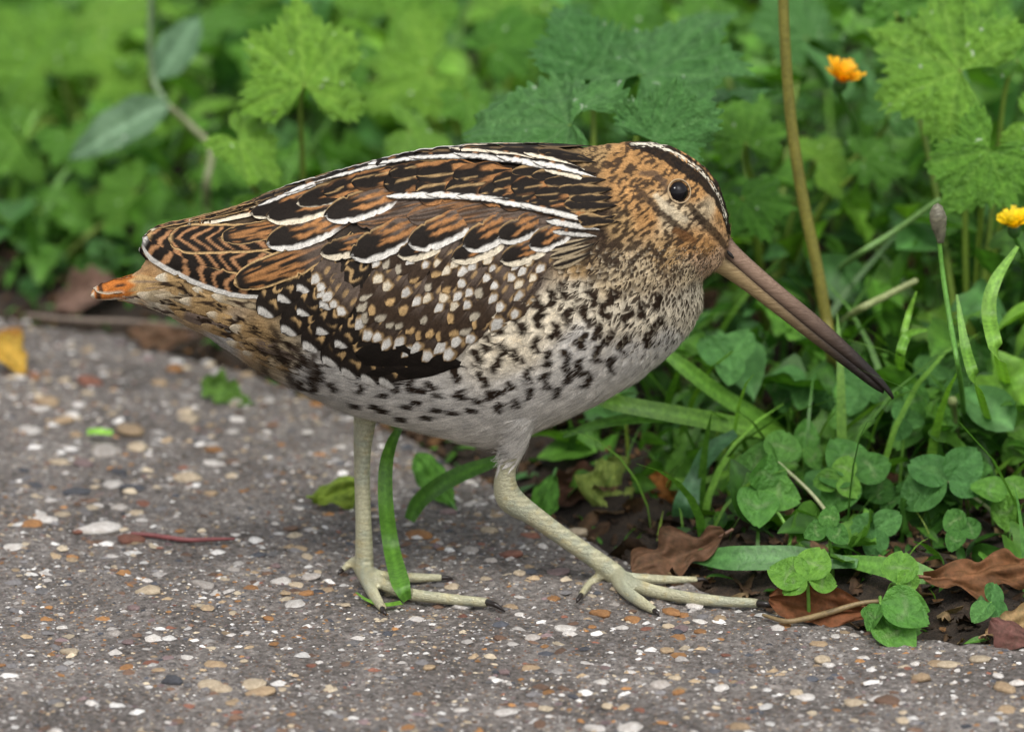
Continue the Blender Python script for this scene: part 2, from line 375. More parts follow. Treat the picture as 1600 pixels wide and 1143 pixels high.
# ================================================================== the bird
BLACK = np.array([.011, .008, .006]); DKBR = np.array([.030, .019, .012]); GREYB = np.array([.095, .070, .054])
RUF = np.array([.355, .165, .060]); BUFF = np.array([.52, .34, .155]); CREAM = np.array([.75, .66, .50]); WHITE = np.array([.70, .67, .61])
BELLY = np.array([.71, .675, .62]); ORB = np.array([.47, .255, .095]); PALEB = np.array([.58, .46, .29])
OUT_TOP = [(145, 458), (160, 450), (180, 442), (205, 435), (222, 424), (234, 408), (226, 392), (228, 378), (250, 360), (300, 351), (360, 335), (420, 313), (470, 294),
           (530, 276), (590, 259), (640, 247), (690, 240), (740, 236), (800, 234), (880, 235), (920, 233), (960, 226), (1000, 221), (1040, 227), (1070, 241), (1100, 263),
           (1120, 290), (1131, 325), (1139, 367), (1132, 392), (1122, 416), (1104, 424), (1092, 432)]
OUT_BOT = [(1096, 450), (1094, 478), (1080, 510), (1050, 546), (1000, 590), (930, 632), (870, 660), (835, 675), (815, 690), (780, 704), (740, 698), (680, 680), (600, 660),
           (540, 644), (490, 620), (440, 596), (390, 568), (330, 526), (260, 488), (200, 468), (150, 465)]
OUT = OUT_TOP + OUT_BOT
VC = 440.0
def side_xz(u, v):
    """side-plane drawing units -> metres on the bird's plane of symmetry"""
    vi = 571.5 - (VC + .972 * (v - VC))
    return (u - 800) / PPM, TGT[2] + vi / PPM / CE
def uv_of(P):
    P = np.asarray(P); return 800 + PPM * P[..., 0], 571.5 - PPM * ((P[..., 2] - TGT[2]) * CE + P[..., 1] * SE)
H = 4
gu = np.arange(120, 1161, H); gv = np.arange(205, 725, H)
GU, GV = np.meshgrid(gu, gv)
ins = in_poly(GU, GV, OUT)
phi = np.where(ins, 3000.0, 0.0)
par = (np.add.outer(np.arange(len(gv)), np.arange(len(gu))) % 2).astype(bool)
for it in range(900):
    for c_ in (par, ~par):
        nb = np.zeros_like(phi); nb[1:-1, 1:-1] = (phi[:-2, 1:-1] + phi[2:, 1:-1] + phi[1:-1, :-2] + phi[1:-1, 2:] + H * H) / 4
        phi = np.where(ins & c_, phi + 1.85 * (nb - phi), phi)
half = .78 * np.sqrt(np.maximum(2 * phi, 0))
half *= 1 - .10 * smooth(930, 1060, GU) * smooth(420, 340, GV)
gxx, gzz = side_xz(GU, GV)
idf = -np.ones(ins.shape, int); idb = idf.copy(); V_ = []; F_ = []
def vid(arr, i, j, sgn):
    if arr[i, j] < 0:
        arr[i, j] = len(V_); V_.append((gxx[i, j], sgn * half[i, j] / PPM, gzz[i, j]))
    return arr[i, j]
for i in range(len(gv) - 1):
    for j in range(len(gu) - 1):
        cs = [(i, j), (i, j + 1), (i + 1, j + 1), (i + 1, j)]
        if any(ins[c_] for c_ in cs):
            f1 = []; f2 = []
            for c_ in cs:
                f1.append(vid(idf, *c_, -1))
                if ins[c_]: f2.append(vid(idb, *c_, 1))
                else: f2.append(f1[-1])
            F_.append(f1[::-1]); F_.append(f2)
# legs and toes, every point given on the ground or at a real height
def gp(px, py, r): return at_z(px, py, r)
def lp(px, py, y): return at_y(px, py, y)
LEG_T = []   # (points, radii)
rj = lp(569, 893, .004); fj = lp(964, 900, -.004)
LEG_T.append(([lp(574, 630, .012), lp(570, 660, .010), lp(566, 705, .007), lp(566, 757, .005), lp(568, 818, .004), lp(569, 868, .004), rj], [.0042, .0034, .0027, .0024, .0025, .0028, .0031]))
LEG_T.append(([lp(806, 640, -.013), lp(804, 690, -.011), lp(795, 722, -.009), lp(789, 752, -.008), lp(798, 780, -.007), lp(835, 806, -.006), lp(885, 842, -.005), lp(940, 880, -.004), fj],
              [.0068, .0040, .0027, .0034, .0041, .0031, .0028, .0029, .0033]))
TOES = [[[rj, gp(574, 908, .003), gp(586, 932, .0022), gp(598, 950, .0015)], [.0026, .0021, .0018, .0013]],
        [[rj, gp(590, 908, .0036), gp(635, 926, .0024), gp(690, 934, .0022), gp(762, 941, .0018)], [.0026, .0021, .0019, .0017, .0015]],
        [[rj, gp(598, 900, .0036), gp(650, 902, .002), gp(690, 902, .0015)], [.0024, .0018, .0015, .0011]],
        [[lp(567, 872, .004), lp(550, 878, .006), gp(535, 890, .0012)], [.0016, .0014, .0009]],
        [[fj, gp(985, 911, .0034), gp(1030, 925, .0025), gp(1105, 937, .0022), gp(1186, 942, .0016)], [.003, .0023, .0020, .0018, .0014]],
        [[fj, gp(975, 920, .003), gp(1000, 939, .0022), gp(1022, 953, .0014)], [.0026, .002, .0018, .0013]],
        [[fj, gp(985, 902, .0034), gp(1040, 905, .002), gp(1090, 905, .0014)], [.0024, .0017, .0014, .001]],
        [[lp(946, 893, -.004), lp(922, 912, -.006), gp(907, 930, .0013)], [.0017, .0014, .001]]]
allv = [np.array(V_)]; allf = [list(map(tuple, F_))]; off = len(V_)
for pts, rad in LEG_T + [tuple(t) for t in TOES]:
    v, f = tube(pts, np.array(rad) * 1.08, 10, 30); allv.append(v); allf.append([tuple(int(q) + off for q in r) for r in f]); off += len(v)
raw = bpy.data.meshes.new('raw'); raw.from_pydata(np.vstack(allv).tolist(), [], [f for g in allf for f in g]); raw.validate()
tmp = bpy.data.objects.new('tmp', raw); COL.objects.link(tmp)
md = tmp.modifiers.new('r', 'REMESH'); md.mode = 'VOXEL'; md.voxel_size = .00062; md.use_smooth_shade = True
md = tmp.modifiers.new('s', 'SMOOTH'); md.factor = .5; md.iterations = 5
dg = bpy.context.evaluated_depsgraph_get(); ev = tmp.evaluated_get(dg)
body_me = bpy.data.meshes.new_from_object(ev)
bpy.data.objects.remove(tmp); bpy.data.meshes.remove(raw)
nv = len(body_me.vertices); bco = np.empty(nv * 3, np.float32); body_me.vertices.foreach_get('co', bco); bco = bco.reshape(-1, 3).astype(float)
bno = np.empty(nv * 3, np.float32); body_me.vertices.foreach_get('normal', bno); bno = bno.reshape(-1, 3).astype(float)
npoly = len(body_me.polygons)
BVH = BVHTree.FromPolygons([tuple(v) for v in bco], [tuple(p.vertices) for p in body_me.polygons])

# ---- plumage colours as a drawing of the bird's side (units of the side drawing)
CP = [((1122, 335), ORB), ((1105, 330), PALEB), ((1085, 300), ORB), ((1050, 262), ORB), ((1000, 250), ORB * .85), ((1020, 275), ORB * .8), ((960, 262), ORB * .8), ((930, 245), BUFF * .7), ((975, 310), ORB), ((960, 350), BUFF * .85),
      ((1040, 335), PALEB), ((1055, 345), PALEB * 1.05), ((1010, 340), ORB), ((1070, 380), ORB), ((1100, 390), ORB), ((1098, 415), np.array([.60, .40, .25])), ((1118, 410), np.array([.6, .40, .25])), ((1040, 400), BUFF * .9), ((1070, 430), PALEB * .95),
      ((1085, 460), CREAM * .85), ((1060, 490), CREAM * .9), ((1000, 430), PALEB * .95), ((1010, 500), CREAM * 1.05), ((950, 440), PALEB), ((960, 500), CREAM * 1.1), ((900, 420), BUFF * .7), ((900, 460), CREAM), ((860, 500), CREAM * 1.15),
      ((1040, 540), BELLY * .95), ((980, 560), BELLY * .95), ((900, 540), BELLY * 1.12), ((800, 540), CREAM * 1.15), ((900, 610), BELLY), ((820, 620), BELLY), ((800, 680), BELLY * .95), ((700, 660), BELLY), ((600, 620), BELLY * .92), ((540, 600), BELLY * .85),
      ((480, 590), BELLY * .75), ((440, 560), PALEB * .8), ((400, 530), BUFF * .75), ((330, 490), BUFF * .8), ((280, 460), BUFF * .8), ((230, 450), ORB), ((180, 450), np.array([.40, .17, .05])), ((250, 475), CREAM * .8), ((350, 530), BELLY * .6), ((200, 464), CREAM * .9),
      ((700, 450), GREYB * .7), ((600, 470), DKBR * 1.3), ((500, 460), DKBR), ((820, 430), GREYB), ((650, 400), DKBR), ((800, 380), DKBR), ((800, 300), BLACK * 1.5), ((880, 270), BLACK * 2), ((600, 320), BLACK * 1.5), ((450, 380), DKBR), ((320, 400), DKBR),
      ((900, 300), BLACK * 1.5), ((940, 330), DKBR * 1.5), ((930, 365), DKBR * 2), ((860, 370), GREYB), ((880, 395), GREYB * 1.4)]
CPu = np.array([c_[0][0] for c_ in CP]); CPv = np.array([c_[0][1] for c_ in CP]); CPc = np.array([c_[1] for c_ in CP])
def base_col(u, v):
    d2 = (u[..., None] - CPu) ** 2 + (v[..., None] - CPv) ** 2 + 60.0
    w_ = d2 ** -2.2; w_ /= w_.sum(-1, keepdims=True)
    return w_ @ CPc
WHL = np.array([.78, .72, .58])
STROKES = [  # polyline, half width, colour, softness
    ([(985, 229), (1010, 231), (1040, 243), (1068, 261), (1095, 281), (1117, 306), (1130, 335), (1137, 362)], (5, 11, 14, 14, 12, 9, 6, 4), BLACK * 1.2, 2.0),
    ([(1000, 214), (1040, 219), (1075, 234), (1106, 260), (1125, 290), (1138, 330)], (6, 8, 9, 9, 8, 6), BLACK * 1.2, 2.0),
    ([(985, 228), (1002, 227), (1031, 233), (1060, 247), (1089, 267), (1107, 286), (1123, 312), (1132, 340)], (1.6, 2.2, 2.6, 2.6, 2.6, 2.4, 2.2, 1.6), WHL * .95, 1.0),
    ([(1076, 325), (1090, 343), (1108, 360), (1122, 374), (1131, 386)], (4.5, 6.5, 6.5, 6.5, 5), DKBR, 2.6),
    ([(990, 296), (1008, 312), (1023, 328), (1042, 345), (1066, 365)], (4, 5.5, 6, 6, 4.5), DKBR * 1.6, 3.6),
    ([(1000, 275), (1020, 275), (1035, 288), (1040, 300)], (4, 6, 5, 3), DKBR * 3.0, 4.0),
    ([(1052, 362), (1068, 372), (1082, 378)], (5, 7, 4), RUF * .45, 4.0),
    ([(1022, 310), (1035, 325), (1050, 336), (1066, 345)], (4, 6, 7, 6), np.array([.62, .52, .36]), 4.0),
    # flank and breast bars
]
BARS = [(560, 200), (730, 215), (840, 205), (320, 280), (440, 280), (650, 310), (910, 310), (820, 370), (540, 390), (420, 465), (610, 475), (720, 465), (290, 520), (910, 450), (490, 575), (600, 610), (380, 640), (250, 700), (495, 690),
        (1070, 380), (1225, 360), (90, 695), (700, 60), (880, 110), (1000, 100), (1180, 180), (1100, 230), (960, 190), (50, 570), (180, 470), (330, 430), (980, 350), (240, 380), (560, 240)]
BARS = [(700 + a / 3.94, 440 + b_ / 3.94) for a, b_ in BARS]
BARS2 = [(430, 630), (550, 650), (720, 660), (860, 700), (950, 650), (1040, 630), (1160, 640), (1190, 700), (1000, 770), (1180, 790), (870, 800), (370, 640), (700, 770), (1350, 700), (1510, 700), (800, 770), (1330, 700), (1140, 840), (980, 850), (480, 560)]
BARS2 = [(380 + a / 3.94, 440 + b_ / 3.94) for a, b_ in BARS2]
SPOTS_UT = [(235, 462), (256, 470), (274, 479), (292, 488), (312, 497), (330, 505), (350, 510), (372, 520), (392, 540), (412, 548), (425, 528), (402, 515), (440, 560), (455, 540), (380, 500), (345, 480), (300, 462), (285, 448), (262, 438), (320, 468)]
_g = np.random.default_rng(3)
_ex = []
for j_ in range(9):
    for i_ in range(15):
        a_, b_ = 700 + i_ * 27 + (j_ % 2) * 13 + _g.normal(0, 4), 470 + j_ * 20 + _g.normal(0, 3)
        if in_poly(np.array(a_), np.array(b_), [(770, 500), (860, 440), (960, 430), (1060, 470), (1060, 520), (980, 570), (880, 625), (760, 640), (640, 630), (720, 595)]) and min(math.hypot(a_ - q[0], b_ - q[1]) for q in BARS + BARS2 + _ex) > (21 if a_ < 940 else 27): _ex.append((a_, b_))
_e2 = []
for j_ in range(6):
    for i_ in range(18):
        a_, b_ = 400 + i_ * 23 + (j_ % 2) * 11 + _g.normal(0, 4), 560 + j_ * 17 + _g.normal(0, 3)
        if in_poly(np.array(a_), np.array(b_), [(425, 545), (470, 560), (540, 596), (640, 612), (720, 600), (790, 590), (800, 630), (730, 655), (620, 650), (520, 628), (450, 592)]) and min(math.hypot(a_ - q[0], b_ - q[1]) for q in BARS + BARS2 + _ex + _e2) > 17: _e2.append((a_, b_))
BARS = BARS + _ex; BARS2 = BARS2 + _e2
def plumage(u, v, bars=True):
    c_ = base_col(u, v)
    nz = vnoise(u / 9, v / 9, 3); c_ = c_ * (.80 + .4 * nz)[..., None]
    # fine dark streaks on neck and cheeks, running back and down
    a_, b_ = (u * .80 - v * .60), (u * .60 + v * .80)
    head = smooth(885, 915, u) * smooth(500, 400, v) * smooth(1115, 1085, u)
    st = vnoise(a_ / 10, b_ / 3.8, 4) * .6 + vnoise(a_ / 5.5, b_ / 2.8, 9) * .4 + .07 * smooth(1000, 940, u)
    c_ = mixc(c_, DKBR * 1.2, smooth(.50, .60, st) * head * .92)
    # barred flank under the wing tip
    fl_ = smooth(395, 420, u) * smooth(530, 500, u) * smooth(.0, 14, v - (484 + (u - 400) * .62)) * smooth(612, 596, v - (u - 450) * .3)
    bar_ = np.sin((u * .93 + v * .22) / 5.4 + 1.3 * np.sin(v / 11)); c_ = mixc(c_, DKBR * 1.5, smooth(.15, .5, bar_) * fl_ * .9)
    f_ = smooth(.60, .70, vnoise(u / 3.2, v / 3.2, 14)) * smooth(1030, 1060, u) * smooth(330, 350, v) * smooth(440, 420, v)
    c_ = mixc(c_, DKBR * 2, f_ * .6)
    for pl, hw, colr, sf in STROKES:
        d, pos = seg_dist(u, v, pl)
        hwv = np.interp(pos, np.linspace(0, 1, len(hw)), hw) * (.85 + .3 * vnoise(u / 5, v / 5, 8))
        rg = 2.6 * (vnoise((u * .8 - v * .6) / 6, (u * .6 + v * .8) / 2.2, 23) - .5)
        c_ = mixc(c_, colr, smooth(hwv + sf * .6, hwv - sf * .6, d + rg * min(1, sf / 2)) * (.97 if sf < 2.5 else .85))
    if bars:
        for k_, (bu, bv) in enumerate(BARS + BARS2):
            tl = .35 * math.sin(k_ * 2.7); ln = 14 if bv < 600 else 9; wd = 6.8 if bv < 600 else 6.5
            if (bu, bv) in BARS2 and bv > 610: ln, wd, tl = 4, 10, .15
            x_ = (u - bu) * math.cos(tl) + (v - bv) * math.sin(tl); y_ = -(u - bu) * math.sin(tl) + (v - bv) * math.cos(tl)
            x_ = x_ + 3.5 * np.sin(y_ / 5 + k_) + 3 * (vnoise(u / 4, v / 4, 17) - .5)
            e_ = np.maximum(np.abs(x_) / wd, np.abs(y_) / ln)
            c_ = mixc(c_, DKBR, smooth(1.12, .88, e_))
        for k_, (bu, bv) in enumerate(SPOTS_UT):
            x_ = (u - bu) * .8 + (v - bv) * .6; y_ = -(u - bu) * .6 + (v - bv) * .8
            c_ = mixc(c_, DKBR, smooth(1.2, .8, np.hypot(x_ / 11, y_ / 5.5)))
    return c_
bu_, bv_ = uv_of(np.where(bco[:, 1:2] > 0, bco * np.array([1, -1, 1]), bco))
bcol = plumage(bu_, bv_) * .9
sc_ = np.array([.47, .45, .295])
isleg = ((bv_ > 662) & (bu_ < 640)) | ((bv_ > 716) & (bu_ >= 640)) | (bco[:, 2] < .03)
lz = vnoise(bco[:, 0] * 1500, bco[:, 2] * 1500, 2); lz2 = vnoise(bco[:, 0] * 300, bco[:, 2] * 420, 7)
legc = sc_ * (.88 + .2 * lz)[:, None]; legc = mixc(legc, np.array([.30, .34, .27]), smooth(.5, .85, lz2) * .45)
legc = mixc(legc, np.array([.50, .36, .10]), smooth(.62, .9, vnoise(bco[:, 0] * 500, bco[:, 2] * 900, 12)) * .25)
legc = legc * (.80 + .28 * smooth(-.5, .6, np.sin(bco[:, 2] * 2 * np.pi / .00165 + bco[:, 0] * 900)) * smooth(-.2, .5, bno[:, 0] + .3))[:, None]
bcol = np.where(isleg[:, None], legc, bcol)
ca_ = body_me.color_attributes.new('Col', 'FLOAT_COLOR', 'POINT'); ca_.data.foreach_set('color', np.hstack([bcol, np.ones((nv, 1))]).astype(np.float32).ravel())
M_feather = mat_feather('plumage')
M_leg = mat_vcol('leg_skin', .38, 1600, .18, .0003)
n_ = M_leg.node_tree; b_ = n_.nodes['Principled BSDF']; tc_ = N(n_, 'ShaderNodeTexCoord'); vo_ = N(n_, 'ShaderNodeTexVoronoi', feature='DISTANCE_TO_EDGE'); mp_ = N(n_, 'ShaderNodeMapping'); mp_.inputs['Scale'].default_value = (1, 1, 1.7)
n_.links.new(tc_.outputs['Object'], mp_.inputs['Vector']); n_.links.new(mp_.outputs[0], vo_.inputs['Vector']); vo_.inputs['Scale'].default_value = 620
bump(n_, b_, ramp(n_, vo_.outputs['Distance'], [(0, (0, 0, 0)), (.12, (1, 1, 1))]), .55, .0003)
body_me.materials.clear(); body_me.materials.append(M_feather); body_me.materials.append(M_leg)
fc = np.empty(npoly * 3, np.float32); body_me.polygons.foreach_get('center', fc); fc = fc.reshape(-1, 3)
fu, fv = uv_of(fc); fl = ((fv > 662) & (fu < 640)) | ((fv > 716) & (fu >= 640)) | (fc[:, 2] < .03)
body_me.polygons.foreach_set('material_index', fl.astype(np.int32)); body_me.polygons.foreach_set('use_smooth', np.ones(npoly, bool))
BASE = np.array([-.01, 0, 0])
bird = empty('snipe', BASE, 'brown streaked wading bird with a long straight bill walking on the gravelly pavement', 'bird')
body_me.transform(Matrix.Translation(-Vector(BASE)))
obj('body', body_me, None, bird)

# ---- direction field of the small feathers (base to tip)
DF = [((1115, 320), (-.5, -.85)), ((1090, 270), (-.8, -.6)), ((1040, 240), (-1, -.15)), ((980, 240), (-1, .15)), ((1060, 350), (-.92, .2)), ((1000, 320), (-.85, .5)), ((950, 300), (-.9, .45)), ((1095, 410), (-.75, .6)), ((1085, 460), (-.28, .96)), ((1060, 520), (-.6, .8)),
      ((1000, 420), (-.62, .78)), ((980, 500), (-.68, .72)), ((900, 450), (-.8, .6)), ((900, 560), (-.9, .42)), ((800, 560), (-.97, .25)), ((700, 650), (-1, .12)), ((560, 620), (-1, .0)), ((460, 580), (-.9, -.4)), ((340, 510), (-.88, -.45)), ((220, 455), (-1, -.1)),
      ((800, 260), (-1, .08)), ((500, 320), (-.95, .3)), ((820, 680), (-.85, .5)), ((930, 620), (-.9, .4)), ((700, 450), (-.65, .75)), ((500, 470), (-.7, .7)), ((800, 420), (-.75, .65))]
DFp = np.array([d[0] for d in DF], float); DFd = np.array([d[1] for d in DF], float)
def dirf(u, v):
    d2 = (np.asarray(u)[..., None] - DFp[:, 0]) ** 2 + (np.asarray(v)[..., None] - DFp[:, 1]) ** 2 + 100
    w_ = d2 ** -1.6; w_ /= w_.sum(-1, keepdims=True); d = w_ @ DFd
    return d / (np.linalg.norm(d, axis=-1, keepdims=True) + 1e-9)
# zone table: feather length, width (drawing units), lift, kind   by control point
ZN = [((1110, 330), 9, 5, 2.4), ((1040, 250), 11, 6, 2.5), ((1050, 350), 10, 5, 2.2), ((970, 280), 15, 7, 3), ((1000, 400), 15, 8, 3.5), ((1090, 420), 10, 6, 2.5), ((1085, 470), 19, 11, 7), ((1040, 520), 24, 14, 7), ((960, 470), 27, 17, 8), ((900, 440), 28, 18, 8),
      ((860, 520), 36, 24, 8), ((950, 560), 34, 18, 6), ((800, 580), 42, 26, 7), ((880, 630), 36, 12, 3.5), ((700, 660), 42, 12, 3.5), ((560, 620), 40, 15, 4), ((450, 570), 34, 18, 4.5), ((330, 500), 34, 18, 4), ((220, 455), 36, 16, 3), ((800, 690), 34, 8, 3)]
ZNp = np.array([z[0] for z in ZN], float); ZNv = np.array([z[1:] for z in ZN], float)
def zone(u, v):
    d2 = (u - ZNp[:, 0]) ** 2 + (v - ZNp[:, 1]) ** 2 + 50
    w_ = d2 ** -2.0; w_ /= w_.sum(); return w_ @ ZNv
WING = [(236, 372), (300, 352), (420, 316), (530, 279), (640, 250), (740, 238), (880, 232), (912, 262), (926, 330), (895, 352), (880, 372), (872, 400), (855, 420), (800, 460), (770, 520), (735, 585), (690, 588), (600, 594), (540, 578), (480, 538), (410, 486), (340, 466), (262, 420)]
me_tri = body_me.copy()
keep_ = (bco[:, 1] < .004) & ~((bv_ > 664) & (bu_ < 640)) & (bv_ < 722) & (bco[:, 2] > .03) & ~in_poly(bu_, bv_, WING)
samples = np.flatnonzero(keep_)
rng.shuffle(samples)
acc_small = Acc(); cell = {}; small = []
NT, NS = 7, 7
tt = np.linspace(0, 1, NT); ssv = np.linspace(-1, 1, NS)
prof = np.array([.35, .75, .95, 1.0, .95, .72, .30])
eye_c = (1058, 302)
cnt = 0
for si in samples:
    p = bco[si]; nrm = bno[si]; u, v = uv_of(p); u = float(u); v = float(v)
    if math.hypot(u - eye_c[0], v - eye_c[1]) < 25: continue
    if u > 1128 and v > 372: continue
    L, W_, lift = zone(u, v)
    rr = .47 * (L * .5 + W_ * .6) / PPM
    key = (int(p[0] / .003), int(p[1] / .003), int(p[2] / .003)); bad = False
    for a in (-1, 0, 1):
        for b_ in (-1, 0, 1):
            for c_ in (-1, 0, 1):
                for q in cell.get((key[0] + a, key[1] + b_, key[2] + c_), ()):
                    if (q[0] - p[0]) ** 2 + (q[1] - p[1]) ** 2 + (q[2] - p[2]) ** 2 < rr * rr: bad = True; break
                if bad: break
            if bad: break
        if bad: break
    if bad: continue
    cell.setdefault(key, []).append(p)
    d = dirf(u, v); an = random.gauss(0, .09); d = np.array([d[0] * math.cos(an) - d[1] * math.sin(an), d[0] * math.sin(an) + d[1] * math.cos(an)])
    T = np.array([d[0], 0, -d[1]]); T -= nrm * (T @ nrm)
    if np.linalg.norm(T) < .15: continue
    T /= np.linalg.norm(T); B = np.cross(nrm, T)
    L *= random.uniform(.8, 1.25) / PPM; W_ *= random.uniform(.85, 1.15) / PPM * .62
    sw = random.gauss(0, .12)
    P = p + (tt[:, None, None] - .35) * L * T + (ssv[None, :, None] * prof[:, None, None] * W_ + (sw * L * (tt ** 2))[:, None, None]) * B
    # ragged tip: the middle barbs reach furthest
    P[-1] += T * (L * .12 * (1 - ssv ** 2)[:, None]) + T * (np.array([random.gauss(0, .022) for _ in ssv]) * L)[:, None]
    V2 = np.empty((NT, NS, 3)); NB = np.empty((NT, NS, 3))
    for i in range(NT):
        for j in range(NS):
            h = BVH.find_nearest(P[i, j])
            hgt = (-.00004 + lift * .85e-4 * (.10 + 1.1 * tt[i] ** 1.6) - .00018 * ssv[j] ** 2)
            V2[i, j] = np.array(h[0]) + np.array(h[1]) * hgt; NB[i, j] = h[1]
    cn = np.cross(np.gradient(V2, axis=1), np.gradient(V2, axis=0)); cn /= np.linalg.norm(cn, axis=-1, keepdims=True) + 1e-12; cn *= np.sign((cn * NB).sum(-1, keepdims=True))
    NB = .62 * NB + .38 * cn; NB /= np.linalg.norm(NB, axis=-1, keepdims=True)
    uu, vv = uv_of(V2)
    ju = random.uniform(.84, 1.14)
    br = float(smooth(860, 900, u) * smooth(370, 410, v) * smooth(575, 500, v - .12 * (u - 1000)))
    mk = 0
    if random.random() < .6 * br: mk = random.choice((1, 1, 1, 2, 3))
    small.append((V2, uu, vv, ju, br, mk, NB)); cnt += 1
sU = np.array([q[1] for q in small]); sV = np.array([q[2] for q in small]); ta, sa_ = np.meshgrid(tt, ssv, indexing='ij')
c_ = plumage(sU, sV) * np.array([q[3] for q in small])[:, None, None, None]
mk = np.array([q[5] for q in small])[:, None, None]; br = np.array([q[4] for q in small])[:, None, None]
hs_ = np.arange(cnt)[:, None, None]
barb = vnoise(sa_ * 3.2 + hs_ * 7.3, ta * .9 + hs_, 6); c_ = c_ * (.70 + .5 * barb)[..., None]
# breast: dark centres and roots, pale tips
dk = smooth(.66, .50, ta + .10 * np.abs(sa_) + .10 * (barb - .5))
c_ = mixc(c_, DKBR * 1.5, dk * np.clip(br * 1.1, 0, 1) * .95)
k0 = smooth(.50, .60, ta) * smooth(.93, .82, ta)
k_ = np.where(mk == 1, k0 * smooth(.62, .30, np.abs(sa_)), np.where(mk == 2, k0 * smooth(-.3, .1, sa_), np.where(mk == 3, k0 * smooth(-.3, .1, -sa_), 0)))
c_ = mixc(c_, DKBR * 1.1, k_ * .95)
c_ = mixc(c_, CREAM, np.broadcast_to(smooth(.86, 1.0, ta) * .3, c_.shape[:3]) * (br > .25))
acc_small.add(np.array([q[0] for q in small]), (grid_faces(NT, NS)[None] + (np.arange(cnt) * NT * NS)[:, None, None]).reshape(-1, 4), c_.reshape(-1, 3))
print('small feathers', cnt)
mv = np.concatenate(acc_small.v); mf = np.concatenate(acc_small.f); mc = np.concatenate(acc_small.c)
flip = np.einsum('ij,ij->i', np.cross(mv[mf[:, 1]] - mv[mf[:, 0]], mv[mf[:, 3]] - mv[mf[:, 0]]), np.concatenate([q[6].reshape(-1, 3) for q in small])[mf[:, 0]]) < 0
mf = np.where(flip[:, None], mf[:, ::-1], mf)
o = obj('contour_feathers', mk_mesh('contour_feathers', mv - BASE, mf, mc, True, np.concatenate([q[6].reshape(-1, 3) for q in small])), M_feather, bird); tag(o, kind='stuff')
far = Acc(); far.add(mv * np.array([1, -1, 1]), mf[:, ::-1], mc)

sel = samples[(bv_[samples] > 330) & (bu_[samples] > 400)]; rng.shuffle(sel); sel = sel[:6500]
Pp = bco[sel]; Nn = bno[sel]; dd = dirf(bu_[sel], bv_[sel]); an = rng.normal(0, .22, len(sel)); ca, sa = np.cos(an), np.sin(an)
dd = np.stack([dd[:, 0] * ca - dd[:, 1] * sa, dd[:, 0] * sa + dd[:, 1] * ca], -1); Tt = np.stack([dd[:, 0], 0 * an, -dd[:, 1]], -1); Tt -= Nn * (Tt * Nn).sum(1)[:, None]; Tt /= np.linalg.norm(Tt, axis=1)[:, None] + 1e-9
Bb = np.cross(Nn, Tt); szf = .4 + .6 * smooth(420, 600, bv_[sel]); Ls = rng.uniform(.0030, .0062, len(sel)) * szf; lf = rng.uniform(.0004, .0010, len(sel)) * (.55 + .45 * szf)
k3 = np.array([0, .5, 1.0]); Cc = Pp[:, None] + Tt[:, None] * (Ls[:, None] * k3)[..., None] + Nn[:, None] * (.0003 + lf[:, None] * k3 ** .8)[..., None]
Cc -= Nn[:, None] * ((Ls ** 2 / .07)[:, None] * k3 ** 2)[..., None]
wd_ = np.array([.00011, .00009, .00002])
V3 = np.stack([Cc - Bb[:, None] * wd_[None, :, None], Cc + Bb[:, None] * wd_[None, :, None]], 2)
uu, vv = uv_of(Cc); c3 = plumage(uu, vv) * rng.uniform(.8, 1.25, (len(sel), 1, 1)); c3 = np.repeat(c3, 2, 1).reshape(-1, 3)
f3 = (np.array([[2, 3, 1, 0], [4, 5, 3, 2]])[None] + (np.arange(len(sel)) * 6)[:, None, None]).reshape(-1, 4)
o = obj('down_strands', mk_mesh('down_strands', V3.reshape(-1, 3) - BASE, f3, c3, True, np.repeat(Nn, 6, 0)), M_feather, bird); tag(o, kind='stuff')
far.add(V3.reshape(-1, 3) * np.array([1, -1, 1]), f3[:, ::-1], c3)

